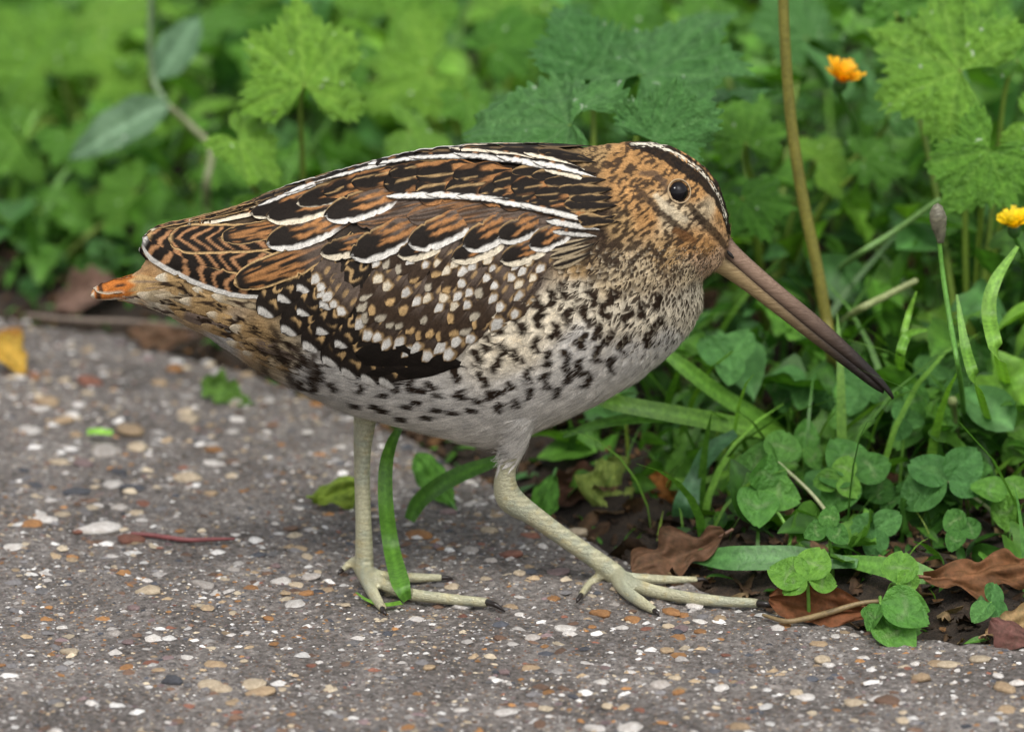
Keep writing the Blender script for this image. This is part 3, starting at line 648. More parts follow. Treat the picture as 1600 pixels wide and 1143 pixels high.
# ---- large feathers laid on the body one by one
def on_body(u, v, last):
    P = np.array([(u - 800) / PPM, 0, TGT[2]]) + UPV * ((571.5 - v) / PPM) - FWD * .3
    h = BVH.ray_cast(Vector(P), Vector(FWD))
    if h[0] is not None: return np.array(h[0]), np.array(h[1])
    Q = P + FWD * (.3 if last is None else float((last - P) @ FWD))
    h = BVH.find_nearest(Vector(Q)); return .8 * np.array(h[0]) + .2 * Q, np.array(h[1])
def tone(c_, a): return np.asarray(c_) * a
def pat_scap(s, t, K):
    g = K['rng']; c_ = np.broadcast_to(BLACK * 1.3, s.shape + (3,)).copy()
    st = .5 + .5 * np.sin(s * 11 + 1.5 * np.sin(t * 9 + g) + g) * (.6 + .8 * vnoise(s * 3 + g * 9, t * 6, 3))
    br_ = mixc(mixc(np.broadcast_to(GREYB * 1.15, c_.shape), RUF * .8, smooth(.5, .75, st)), DKBR, smooth(.52, .68, vnoise(s * 8 + g * 5, t * 5, 12)) * .8)
    c_ = mixc(c_, br_, smooth(.56, .34, t + .24 * s + .10 * (vnoise(s * 6, t * 6 + g, 7) - .5)))
    for (s0, w_, a, b_) in ((.12, .15, .22, .66 + .06 * math.sin(g)), (-.42, .13, .30, .60 + .07 * math.cos(g * 2))):
        sc2 = s - s0 - .12 * np.sin(t * 9 + g)
        c_ = mixc(c_, RUF * 1.05, smooth(w_ + .07, w_ - .07, np.abs(sc2) + .16 * (vnoise(t * 18 + g, s * 6, 4) - .5)) * smooth(a - .08, a + .05, t) * smooth(b_ + .06, b_ - .04, t + .15 * (vnoise(s * 9, t * 3 + g, 8) - .5)))
    c_ = mixc(c_, BUFF * .8, smooth(-.84, -.93, s) * smooth(.35, .6, t) * .8)
    ew = K.get('edge', .5)
    if ew < 1: c_ = mixc(c_, K.get('ecol', WHITE), smooth(ew - .08, ew + .08, s + .16 * smooth(.82, 1, t) + .16 * (vnoise(t * 22 + g, s * 2, 6) - .5)) * smooth(K.get('e0', .12), K.get('e0', .12) + .15, t))
    c_ = mixc(c_, K.get('ecol', WHITE) * .85, smooth(.97, .99, t) * smooth(-.5, .3, s))
    return c_
def pat_blob(s, t, K):      # black feather with rufous corners
    g = K['rng']; c_ = np.broadcast_to(BLACK * 1.2, s.shape + (3,)).copy()
    nz_ = vnoise(s * 3.5 + g * 11, t * 6 + g, 6)
    c_ = mixc(c_, RUF, smooth(.55, .38, t + .25 * (nz_ - .5)) * smooth(.35, .6, .5 + .5 * np.sin(s * 6 + g) + .5 * (nz_ - .5)))
    c_ = mixc(c_, RUF * .95, smooth(.70, .86, np.abs(s + .06 * np.sin(t * 11 + g)) + .5 * (nz_ - .5)) * smooth(.97, .8, t) * .95 * (.25 + .75 * smooth(-.6, .4, s * math.cos(g * 3))))
    c_ = mixc(c_, BUFF * .8, smooth(.12, .05, np.abs(s - .3 * math.sin(g * 7) - .5 * (t - .5) * math.cos(g * 5))) * smooth(.62, .7, nz_ + .35 * t) * .8)
    if K.get('edge', 2) < 1: c_ = mixc(c_, WHITE, smooth(K['edge'] - .05, K['edge'] + .05, s) * smooth(.05, .2, t))
    return c_
def pat_tert(s, t, K):
    g = K['rng']; nb = K.get('bars', 8)
    ph = t * nb + K.get('chev', 1.1) * np.abs(s) + .16 * np.sin(t * 13 + g) + .16 * np.sin(s * 4 + t * 9 + g)
    fr = ph - np.floor(ph)
    r_ = smooth(.08, .16, fr) * smooth(.47, .38, fr + .12 * (vnoise(s * 5 + g, t * 22, 3) - .5))
    c_ = mixc(np.broadcast_to(BLACK * 1.3, s.shape + (3,)).copy(), RUF * 1.05 + .03, r_ * smooth(.86, .72, np.abs(s)))
    c_ = mixc(c_, BLACK, smooth(.12, .05, np.abs(s)) * .7 * (vnoise(t * 20, s * 0 + g, 2) > .45))
    c_ = mixc(c_, GREYB * 1.2, smooth(.22, .0, t) * .7)
    e1, e2 = K.get('e1', .88), K.get('e2', .88)
    c_ = mixc(c_, K.get('c1', BUFF), smooth(e1 - .03, e1 + .03, s)); c_ = mixc(c_, K.get('c2', BUFF), smooth(e2 - .03, e2 + .03, -s))
    return mixc(c_, K.get('c1', BUFF), smooth(.965, .985, t))
def pat_ruf(s, t, K):       # long buff-edged feather with lengthwise rufous tongues
    c_ = np.broadcast_to(BLACK * 1.5, s.shape + (3,)).copy()
    c_ = mixc(c_, RUF, smooth(.13, .06, np.abs(np.abs(s - .05) - .42 + .25 * t)) * smooth(.92, .8, t))
    c_ = mixc(c_, RUF * .9, smooth(.58, .72, vnoise(s * 7 + t * 2, t * 5 + 3, 5)) * smooth(.92, .8, t) * .8)
    c_ = mixc(c_, GREYB * 1.3, smooth(.4, .1, t) * .8)
    return mixc(c_, BUFF * .95, np.maximum(smooth(.86, .93, np.abs(s)), smooth(.965, .985, t)))
def pat_dot(s, t, K):       # covert: grey-brown, pale round tip
    c_ = np.broadcast_to(GREYB * K.get('dark', 1.1), s.shape + (3,)).copy()
    c_ = mixc(c_, DKBR * 1.5, smooth(.5, .8, t)); c_ = mixc(c_, DKBR, smooth(.12, .04, np.abs(s)) * .8)
    c_ = mixc(c_, BUFF * .8, smooth(.35, .2, np.hypot((s - .5) / 1.0, (t - .5) * 2.5)) * K.get('bf', .8))
    g = K['rng']; r_ = np.hypot((s - .12 * math.sin(g * 5)) / (.70 + .12 * math.sin(g * 3)), (t - .87 - .02 * math.cos(g * 7)) / (K.get('dl', .135) * (.85 + .2 * math.sin(g * 2)))) + .16 * np.sin(s * 6 + g) * np.cos(t * 30)
    c_ = mixc(c_, BUFF * .8, smooth(1.5, 1.1, r_) * .6); return mixc(c_, K.get('tcol', WHITE) * (.82 + .06 * math.sin(g * 11)), smooth(1.12, .72, r_))
def pat_buff(s, t, K):      # covert with ragged buff tip
    g = K['rng']; c_ = np.broadcast_to(GREYB, s.shape + (3,)).copy(); c_ = mixc(c_, DKBR * 1.5, smooth(.3, .65, t))
    k_ = .5 * math.sin(g * 9)
    a_ = smooth(.74, .82, t - .20 * np.abs(s - k_) + .10 * (vnoise(s * 4 + g * 7, t * 3, 3) - .5) + .03 * math.sin(g * 5))
    c_ = mixc(c_, DKBR, smooth(.10, .04, np.abs(s)) * .7)
    return mixc(c_, (BUFF if g > 2 else CREAM * .8) * (.7 + .05 * g), a_ * .95)
def pat_gcov(s, t, K):      # greater covert: black, wavy buff bars, white crescent tip
    g = K['rng']; c_ = np.broadcast_to(BLACK * 1.6, s.shape + (3,)).copy()
    ph = t * 5.2 + .25 * np.sin(s * 5 + g); fr = ph - np.floor(ph)
    c_ = mixc(c_, BUFF * .85, smooth(.10, .2, fr + .12 * np.sin(s * 9 + g * 4)) * smooth(.50, .38, fr) * smooth(-.75, -.35, s * K.get('side', 1)) * smooth(.84, .78, t))
    return mixc(c_, WHITE * .85, smooth(1.1, .75, np.hypot((s - .2) / .95, (t - .965 + .03 * s) / .06)))
def pat_prim(s, t, K):
    c_ = np.broadcast_to(BLACK * .9, s.shape + (3,)).copy()
    if K.get('edge', 2) < 1: c_ = mixc(c_, WHITE, smooth(K['edge'] - .05, K['edge'] + .05, s))
    if K.get('tipw'): c_ = mixc(c_, WHITE, smooth(.9, .94, t))
    return c_
def pat_strand(s, t, K):    # back stripe: white vane against a black one
    c_ = np.broadcast_to(BLACK * 1.3, s.shape + (3,)).copy()
    c_ = mixc(c_, K.get('ecol', WHITE), smooth(K.get('edge', -.1) - .2, K.get('edge', -.1) + .2, s + .15 * np.sin(t * 8 + K['rng']) + .5 * (vnoise(t * 26, s * 1.5 + K['rng'], 6) - .5)) * smooth(1.25, .85, np.abs(s) + .5 * vnoise(t * 30 + K['rng'], s * 2, 9)))
    return mixc(c_, RUF, smooth(.25, .1, np.hypot((s + .6), (t - .7) * 4)) * .8)
def pat_streak(s, t, K):    # black with buff edges
    c_ = np.broadcast_to(BLACK * 1.3, s.shape + (3,)).copy()
    return mixc(c_, K.get('ecol', BUFF), smooth(K.get('cw', .55), K.get('cw', .55) + .2, np.abs(s) + .25 * (vnoise(t * 14 + K['rng'], s * 4, 3) - .5)) * smooth(.1, .4, t) * K.get('f', .9))
def pat_plain(s, t, K):
    g = K['rng']; st = vnoise(s * 9 + g * 5, t * 2.5 + g, 3); c_ = mixc(np.broadcast_to(GREYB * 1.35, s.shape + (3,)).copy(), RUF * .75, smooth(.5, .7, st) * .8)
    return mixc(c_, DKBR, smooth(.55, .7, vnoise(s * 10 + g * 3, t * 4, 8)) * .8)
def pat_ut(s, t, K):       # undertail covert: buff with a dark wedge
    g = K['rng']; c_ = np.broadcast_to((BUFF * .95, PALEB * .7, BUFF * .7, GREYB * 2.2)[int(g * 9) % 4], s.shape + (3,)).copy()
    c_ = mixc(c_, DKBR * 1.4, smooth(.80, .72, t + .3 * np.abs(s) + .2 * (vnoise(s * 3 + g, t * 6, 3) - .5)) * smooth(.48, .56, t + .1 * np.abs(s)))
    c_ = mixc(c_, DKBR * 1.4, smooth(.40, .30, t + .1 * np.sin(s * 5 + g)) * .8)
    return mixc(c_, .85 * mixc(np.broadcast_to(BUFF, c_.shape), CREAM, np.full(s.shape, .5 + .5 * math.sin(g))), smooth(.8, .9, t))
def pat_tail(s, t, K):
    c_ = np.broadcast_to(BUFF * .9, s.shape + (3,)).copy(); c_ = mixc(c_, GREYB * 2, smooth(.55, .75, vnoise(s * 4 + K['rng'], t * 3, 2)) * .7); c_ = mixc(c_, np.array([.46, .15, .03]), smooth(.40, .52, t + .05 * np.sin(s * 6)))
    c_ = mixc(c_, BLACK * 2, smooth(.86, .89, t) * smooth(.95, .92, t) * .9); c_ = mixc(c_, BLACK * 2, smooth(.16, .06, np.abs(s - .1)) * smooth(.5, .6, t) * smooth(.75, .66, t))
    c_ = mixc(c_, CREAM * .85, smooth(.55, .8, s) * smooth(.55, .7, t)); c_ = mixc(c_, BLACK * 2, smooth(-.7, -.85, s) * smooth(.6, .7, t) * .8)
    return mixc(c_, CREAM * .9, smooth(.955, .97, t))
PATS = dict(scap=pat_scap, blob=pat_blob, tert=pat_tert, ruf=pat_ruf, dot=pat_dot, buff=pat_buff, gcov=pat_gcov, prim=pat_prim, strand=pat_strand, streak=pat_streak, tail=pat_tail, plain=pat_plain, ut=pat_ut)
PART = dict(scap='scapular_feather', blob='scapular_feather', tert='tertial_feather', ruf='scapular_feather', dot='covert_feather', buff='covert_feather', gcov='covert_feather', prim='flight_feather', strand='mantle_feather', streak='mantle_feather', tail='tail_feather', plain='scapular_feather', ut='undertail_feather')
nfe = 0
def feather(kind, base, tip, width, bend=0.0, lift=(4, 12), tipround=.30, **K):
    """base/tip in drawing units; lift in 0.1 mm at base and tip"""
    global nfe; nfe += 1
    a = np.array(base, float); b_ = np.array(tip, float); d = b_ - a; L = np.hypot(*d); d /= L
    nrm2 = np.array([-d[1], d[0]])
    if nrm2[1] < 0: nrm2 = -nrm2            # +s is the lower vane
    mid = (a + b_) / 2 + nrm2 * bend
    n_t = int(np.clip(L / 2.2, 9, 64)); n_s = int(np.clip(width / 1.9, 9, 25))
    t = np.linspace(0, 1, n_t) ** .92; s = np.linspace(-1, 1, n_s)
    C_ = (1 - t)[:, None] ** 2 * a + 2 * (t * (1 - t))[:, None] * mid + (t ** 2)[:, None] * b_
    tg = np.gradient(C_, axis=0); tg /= np.linalg.norm(tg, axis=1)[:, None]; nn = np.stack([-tg[:, 1], tg[:, 0]], -1)
    nn *= np.sign((nn @ nrm2))[:, None]
    bw = K.get('bw', .6 if kind in ('scap', 'tert', 'ruf') else .22)
    wp = np.where(t < 1 - tipround, (bw + (1 - bw) * smooth(0, .38, t)) if kind != 'streak' else .04 + .96 * np.clip(t / .62, 0, 1) ** .9, np.sqrt(np.maximum(1 - ((t - (1 - tipround)) / tipround) ** 2, .0)))
    wp = np.maximum(wp, .04)
    wpe = wp[:, None] * (1 + .07 * (vnoise(t[:, None] * L / 7 + nfe * 1.7, np.sign(s)[None, :] * 9 + nfe, 4) - .5) * np.abs(s)[None, :])
    gg = np.random.default_rng(nfe + 500)
    for _ in range(3 if width > 20 else 1):
        t0 = gg.uniform(.35, .97); sd_ = gg.choice((-1, 1)); wpe = wpe * (1 - gg.uniform(.05, .22) * np.exp(-((t - t0) / (2.2 / L)) ** 2)[:, None] * (np.sign(s) == sd_)[None, :] * np.abs(s)[None, :])
    UV = C_[:, None] + (s[None, :] * wpe * width / 2)[:, :, None] * nn[:, None]
    UV[-3:] += (d * (np.random.default_rng(nfe).normal(0, min(1.2, width * .03) * (.35 if kind == 'dot' else 1), n_s))[:, None])[None] * np.array([.2, .6, 1.0])[:, None, None]
    wob = .7 * (vnoise(t[:, None] * 5 + nfe * 3.1, s[None, :] * 1.5 + nfe, 3) - .5)
    V2 = np.empty((n_t, n_s, 3)); last = None
    for i in range(n_t):
        for j in range(n_s):
            p, n_ = on_body(UV[i, j, 0], UV[i, j, 1], last); last = p
            h = (lift[0] * .42 * (.2 + .8 * min(1, t[i] / .3)) + (lift[1] - lift[0]) * .62 * t[i] ** 1.3) + 2.6 * (1 - s[j] ** 2) * min(1, width / 30) + wob[i, j]
            V2[i, j] = p + n_ * h * 1e-4
    tg_, sg_ = np.meshgrid(t, s, indexing='ij')
    K['rng'] = random.uniform(0, 6)
    col_ = PATS[kind](sg_, tg_, K)
    ba = tg_ * L - np.abs(sg_) * width * .45
    barb = vnoise(ba / 3.2, sg_ * 2.2 + 9, int(K['rng'] * 100)) * .6 + vnoise(ba / 7, sg_ * 3, int(K['rng'] * 70)) * .4; col_ = col_ * (.68 + .56 * barb)[..., None] * random.uniform(.92, 1.06)
    f = grid_faces(n_t, n_s)
    o = obj(PART[kind], mk_mesh(PART[kind], V2.reshape(-1, 3) - BASE, f, col_.reshape(-1, 3)), M_feather, bird)
    far.add(V2.reshape(-1, 3) * np.array([1, -1, 1]), f[:, ::-1], col_.reshape(-1, 3))
    return o

# tail and undertail
feather('tail', (262, 448), (146, 462), 26, -3, (2, 6)); feather('tail', (262, 440), (150, 452), 26, -4, (6, 10))
feather('prim', (262, 410), (209, 390), 16, 2, (-4, 4), tipw=True)
UT = [(190, 462, 262, 468, 12), (205, 470, 285, 488, 11), (235, 455, 320, 462, 18), (232, 440, 320, 440, 20), (255, 480, 335, 505, 13), (262, 462, 345, 480, 17), (268, 432, 350, 430, 20), (290, 490, 370, 520, 16), (300, 470, 385, 495, 18), (310, 450, 390, 455, 20), (325, 508, 405, 545, 17), (335, 488, 415, 520, 20), (345, 468, 430, 490, 20), (365, 530, 440, 572, 18), (375, 508, 455, 545, 20), (392, 548, 470, 590, 18), (408, 528, 485, 568, 22)]
for k_, (x, y, x2, y2, w_) in enumerate(UT):
    feather('ut', (x2 + 12, y2 + random.gauss(0, 5)), (x - 12 + random.gauss(0, 6), y + random.gauss(0, 3)), w_ * random.uniform(.65, 1.0), random.gauss(1, 3), (1, 5), .26)
# greater coverts
GC = [(410, 488), (446, 516), (479, 541), (509, 564), (538, 582), (569, 592), (597, 597)]
for i, (x, y) in enumerate(GC[::-1]):
    feather('gcov', (x + 92, y - 96), (x, y + 2), 47, 8, (2 + .6 * i, 8 + .6 * i), .22, side=1 if i % 2 else -1)
for (x, y) in [(440, 470), (470, 492), (500, 520), (528, 540), (470, 455), (505, 480)]:
    feather('gcov', (x + 85, y - 88), (x, y), 40, 6, (5, 11), .25, side=-1)
# dark alula and folded quills
feather('prim', (712, 556), (560, 552), 40, 6, (6, 12)); feather('prim', (720, 570), (575, 582), 26, 3, (5, 10)); feather('prim', (728, 570), (620, 540), 30, 6, (7, 12))
# median coverts: white crescents over the dark quills
def E(x, y): return (560 + x / 4.706, 380 + y / 4.706)
MC = [(10, 600), (60, 680), (130, 690), (200, 750), (280, 740), (340, 800), (410, 770), (490, 830), (575, 775), (650, 825), (705, 730), (805, 700), (985, 610), (1125, 530)]
for i, q in enumerate(MC[::-1]):
    x, y = E(*q); feather('dot', (x + 48, y - 62), (x - 3, y + 7), 26, 5, (9, 13), .34, dl=.14, dark=.7)
for q in [(60, 560), (150, 540), (230, 590), (300, 600), (370, 630), (450, 680), (520, 660), (600, 690), (690, 650), (760, 640), (860, 600), (40, 400), (20, 470), (110, 500), (330, 500), (230, 430), (480, 560), (520, 330), (640, 340), (400, 270), (310, 210), (210, 170), (880, 380), (560, 230), (680, 560), (840, 540)]:
    x, y = E(*q); feather('buff', (x + 40, y - 54), (x - 2, y + 6), 25, 4, (10, 17), .3)
DOTS = [(370, 135), (485, 165), (570, 155), (690, 160), (820, 175), (930, 130), (970, 185), (630, 210), (745, 215), (1105, 255), (925, 265), (1155, 305), (980, 315), (745, 305), (800, 365), (710, 395), (615, 405), (575, 475), (690, 465), (785, 455),
        (415, 430), (495, 410), (340, 370), (135, 265), (210, 320), (970, 410), (1025, 470), (1150, 390), (130, 155), (1180, 215), (1260, 255), (1130, 175), (75, 120), (1230, 150), (1310, 190)]
for q in sorted(DOTS, key=lambda q: q[0]):
    x, y = E(*q); big = 1.0 if q[0] < 900 else .9
    feather('dot', (x + 38, y - 44), (x - 2, y + 8), 22 * big, 3, (12, 16), .34, dl=.155, tcol=WHITE if q[0] % 3 else CREAM)
for (x, y) in [(504, 452), (503, 460), (512, 466), (523, 475), (535, 488), (495, 440)]:
    feather('dot', (x + 34, y - 46), (x - 3, y + 6), 24, 3, (11, 17), .3, dl=.16)
# tertials
feather('tert', (450, 455), (233, 376), 44, 34, (6, 22), .16, bars=9, e1=.66, c1=WHITE, e2=.8, c2=BUFF, chev=.3)
feather('tert', (455, 415), (238, 372), 46, 17, (10, 24), .2, bars=9, e1=.86, c1=BUFF * 1.1, e2=.9, chev=1.0)
feather('tert', (470, 372), (270, 378), 44, 3, (14, 27), .2, bars=9, chev=1.3)
feather('tert', (450, 322), (242, 364), 22, -4, (12, 22), .2, bars=8, e1=.55, c1=CREAM)
feather('tert', (470, 300), (298, 350), 20, -2, (16, 25), .2, bars=7, e1=.5, c1=CREAM)
feather('ruf', (520, 388), (373, 443), 46, 5, (18, 28), .34)
feather('ruf', (470, 352), (352, 376), 30, 3, (16, 27), .3)
# scapulars, lower row to upper row
for (a, b_, w_) in [((700, 318), (560, 350), 40), ((760, 318), (640, 345), 40), ((820, 325), (700, 350), 40), ((870, 335), (760, 352), 36), ((910, 345), (810, 362), 34)]:
    feather('plain', a, b_, w_, 3, (15, 20), .3, bw=.7)
def A3(x, y): return (380 + x / 3.9425, 220 + y / 3.9425)
def A4(x, y): return (640 + x / 3.9425, 220 + y / 3.9425)
LOW = [((600, 372), (507, 398), 34), ((702, 374), (626, 401), 34), ((800, 368), (708, 407), 36), ((862, 378), (783, 409), 34)]
for a, b_, w_ in LOW: feather('scap', a, b_, w_, 5, (18, 27), .36, edge=.52, ecol=CREAM)
MID = [((548, 340), (424, 384), 44), ((668, 345), (554, 402), 48), ((750, 335), (642, 385), 46), ((815, 338), (725, 388), 44), ((855, 340), (778, 375), 38), ((895, 355), (826, 386), 36)]
for a, b_, w_ in MID: feather('scap', a, b_, w_, 6, (22, 30), .36, edge=.66)
UPP = [((640, 300), (514, 344), 44), ((560, 305), (424, 346), 42), ((590, 285), (470, 325), 34), ((520, 300), (398, 342), 30)]
for a, b_, w_ in UPP: feather('scap', a, b_, w_, 4, (24, 33), .36, edge=.68 if w_ > 40 else .84, ecol=WHITE if w_ == 44 else CREAM)
# the unbroken white line along the lower scapular edge
for (a, b_) in [((725, 313), (608, 315)), ((778, 318), (668, 312)), ((825, 324), (715, 314)), ((872, 338), (768, 320)), ((925, 352), (812, 326))]:
    feather('strand', a, b_, 11, -3, (40, 46), .3, edge=-.5)
feather('strand', (935, 362), (852, 350), 12, -2, (26, 33), .3, edge=-.4, ecol=WHITE * .9); feather('strand', (930, 372), (862, 366), 10, -1, (24, 31), .3, edge=-.4, ecol=WHITE * .8)
for (a, b_, w_) in [((700, 279), (608, 299), 44), ((740, 284), (655, 308), 44), ((786, 288), (700, 308), 42), ((826, 296), (742, 312), 40), ((864, 306), (782, 320), 38), ((900, 320), (822, 330), 34), ((925, 335), (850, 340), 28)]:
    jx, jy = random.gauss(0, 4), random.gauss(0, 2.5); feather('blob', a, (b_[0] + jx, b_[1] + jy), w_ * random.uniform(.82, 1.1), random.gauss(2, 3), (24, 31), random.uniform(.22, .36))
for (a, b_, w_) in [((700, 262), (608, 282), 34), ((752, 264), (664, 282), 34), ((800, 270), (712, 286), 34), ((842, 278), (760, 294), 32), ((880, 288), (802, 302), 32), ((915, 300), (842, 316), 30), ((640, 270), (560, 296), 30), ((590, 280), (510, 306), 30)]:
    jx, jy = random.gauss(0, 5), random.gauss(0, 2.5); feather('blob', a, (b_[0] + jx, b_[1] + jy), w_ * random.uniform(.8, 1.1), random.gauss(2, 3), (27, 33), random.uniform(.22, .36))
for (a, b_, w_) in [((945, 285), (850, 292), 26), ((955, 300), (870, 305), 26), ((962, 325), (880, 325), 24), ((955, 312), (890, 318), 22), ((965, 350), (900, 345), 20), ((960, 340), (905, 355), 16), ((930, 275), (830, 284), 26), ((900, 270), (800, 278), 24)]:
    feather('streak', a, b_, w_, 2, (22, 30), .3, f=.6)
# mantle: black top, white stripe
for (a, b_, w_) in [((925, 254), (840, 246), 18), ((890, 247), (780, 244), 20), ((830, 244), (720, 247), 20), ((770, 246), (650, 255), 18), ((690, 250), (570, 272), 16), ((600, 262), (480, 297), 18), ((510, 285), (400, 325), 16), ((930, 258), (850, 252), 16), ((430, 316), (330, 348), 14), ((360, 338), (262, 362), 14)]:
    feather('streak', a, b_, w_, -1, (20, 30), .3, ecol=BUFF * .6, f=.45)
STR = [((930, 282), (832, 262)), ((880, 274), (776, 254)), ((820, 262), (710, 250)), ((760, 254), (640, 256)), ((700, 252), (580, 266)), ((640, 257), (516, 288)), ((580, 268), (450, 312)), ((530, 286), (410, 330))]
for i, (a, b_) in enumerate(STR):
    feather('strand', a, b_, 13 - i * .7, -3 if i < 3 else -5, (32, 39), .22, edge=-.15)
for (a, b_) in [((912, 270), (818, 250)), ((860, 262), (760, 246)), ((800, 250), (702, 243)), ((925, 290), (850, 275))]:
    feather('strand', a, b_, 9, -2, (33, 40), .25, edge=-.3, ecol=CREAM)
# cheek of the folded wing: grey shoulder plumes
for (a, b_, w_) in [((930, 372), (850, 392), 16), ((935, 380), (858, 404), 16), ((925, 395), (862, 418), 20), ((905, 360), (840, 384), 14)]:
    feather('streak', a, b_, w_ * .8, 4, (20, 25), .3, ecol=PALEB * .62, cw=.3)
print('large feathers', nfe)
o = obj('far_side_feathers', far.mesh('far_side_feathers', org=BASE), M_feather, bird); tag(o, kind='stuff')

# ---- bill
def loft(name, topl, botl, mat, wid, colf, n=40, nc=14, flat_bottom=False):
    T = spline(topl, n); Bm = spline(botl, n); V2 = []; C2 = []
    for i in range(n):
        a = at_y(T[i, 0], T[i, 1], 0.0); b_ = at_y(Bm[i, 0], Bm[i, 1], 0.0); c0 = (a + b_) / 2; hh = (a - b_) / 2
        wy = np.interp(i / (n - 1), np.linspace(0, 1, len(wid)), wid)
        for j in range(nc):
            th = j / nc * 2 * math.pi
            V2.append(c0 + hh * math.cos(th) + np.array([0, -1, 0]) * wy * math.sin(th)); C2.append(colf(i / (n - 1), math.cos(th)))
    F = [(i * nc + j, i * nc + (j + 1) % nc, (i + 1) * nc + (j + 1) % nc, (i + 1) * nc + j) for i in range(n - 1) for j in range(nc)]
    F += [tuple(range(nc))[::-1], tuple((n - 1) * nc + j for j in range(nc))]
    return obj(name, mk_mesh(name, np.array(V2) - BASE, [tuple(map(int, f)) for f in F], np.array(C2)), mat, bird)
m, n, b = new_mat('horn')
at = N(n, 'ShaderNodeAttribute', attribute_name='Col'); tc = N(n, 'ShaderNodeTexCoord')
mp = N(n, 'ShaderNodeMapping'); mp.inputs['Rotation'].default_value = (0, -.72, 0); mp.inputs['Scale'].default_value = (.12, 1, 1); n.links.new(tc.outputs['Object'], mp.inputs['Vector'])
nz = noise(n, 1500, 4, .65, mp.outputs[0])
n.links.new(mix_rgb(n, at.outputs['Color'], ramp(n, nz, [(.3, (.62, .58, .55)), (.68, (1.15, 1.15, 1.15))]), 1.0, 'MULTIPLY'), b.inputs['Base Color'])
b.inputs['Roughness'].default_value = .48; b.inputs['Specular IOR Level'].default_value = .22; bump(n, b, nz, .5, .0005); M_horn = m
def up_c(t, q):
    c_ = np.array([.27, .185, .13]) * (1 - t) + np.array([.17, .11, .08]) * t
    g0 = float(smooth(.22, .05, np.array(t)) * smooth(.55, .1, np.array(q))); c_ = c_ * (1 - g0) + np.array([.07, .062, .065]) * g0
    k_ = float(smooth(.30, .72, np.array(t))); c_ = c_ * (1 - k_) + np.array([.018, .014, .013]) * k_
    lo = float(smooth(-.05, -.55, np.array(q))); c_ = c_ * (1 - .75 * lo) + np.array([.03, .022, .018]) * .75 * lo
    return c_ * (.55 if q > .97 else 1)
def lo_c(t, q):
    c_ = np.array([.36, .27, .13]) * (1 - t) + np.array([.16, .105, .07]) * t
    k_ = float(smooth(.32, .74, np.array(t))); c_ = c_ * (1 - k_) + np.array([.022, .017, .015]) * k_
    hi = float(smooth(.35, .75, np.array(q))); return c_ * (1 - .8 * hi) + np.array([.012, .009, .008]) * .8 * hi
UB = loft('upper_bill', [(1122, 348), (1139, 368), (1161, 393), (1217, 443), (1276, 492), (1325, 537), (1369, 581), (1390, 606), (1397, 620)],
     [(1106, 384), (1125, 398), (1147, 418), (1188, 454), (1249, 505), (1323, 563), (1373, 601), (1388, 616), (1394, 624)], M_horn, [.0040, .0036, .0029, .0025, .0023, .0024, .0027, .0020, .0007], up_c)
loft('lower_bill', [(1104, 372), (1128, 386), (1152, 406), (1193, 443), (1254, 496), (1327, 555), (1364, 586), (1382, 604)],
     [(1094, 416), (1122, 427), (1166, 456), (1227, 502), (1288, 549), (1325, 577), (1360, 603), (1380, 615)], M_horn, [.0036, .0033, .0027, .0023, .0021, .0022, .0023, .0010], lo_c)
m, n, b = new_mat('nostril'); b.inputs['Base Color'].default_value = (.008, .006, .005, 1); b.inputs['Roughness'].default_value = .6; M_dark = m
p0 = at_y(1136, 392, -.0036); p1 = at_y(1146, 403, -.0033)
v, f = tube([p0, (p0 + p1) / 2, p1], [.0003, .0006, .0003], 8, 8); obj('nostril', mk_mesh('nostril', v - BASE, f), M_dark, UB)
# ---- claws
m, n, b = new_mat('claw'); b.inputs['Base Color'].default_value = (.018, .013, .011, 1); b.inputs['Roughness'].default_value = .3; M_claw = m
CL = [[gp(760, 940, .002), gp(775, 945, .0024), gp(789, 955, .0005)], [gp(597, 949, .0016), gp(601, 956, .0012), gp(603, 961, .0004)], [gp(688, 902, .0015), gp(700, 902, .0014), gp(708, 905, .0004)], [gp(536, 889, .0012), gp(531, 893, .0009), gp(528, 897, .0003)],
      [gp(1184, 942, .0018), gp(1202, 944, .002), gp(1217, 950, .0005)], [gp(1021, 952, .0015), gp(1027, 957, .0012), gp(1030, 962, .0004)], [gp(1089, 905, .0014), gp(1100, 905, .0012), gp(1107, 908, .0004)], [gp(908, 929, .0014), gp(903, 936, .0011), gp(901, 941, .0003)]]
for i, q in enumerate(CL):
    s_ = 1.0 if i in (0, 4) else .75
    v, f = tube(q, [.0012 * s_, .0009 * s_, .0002], 8, 10); obj('claw', mk_mesh('claw', v - BASE, f), M_claw, bird)
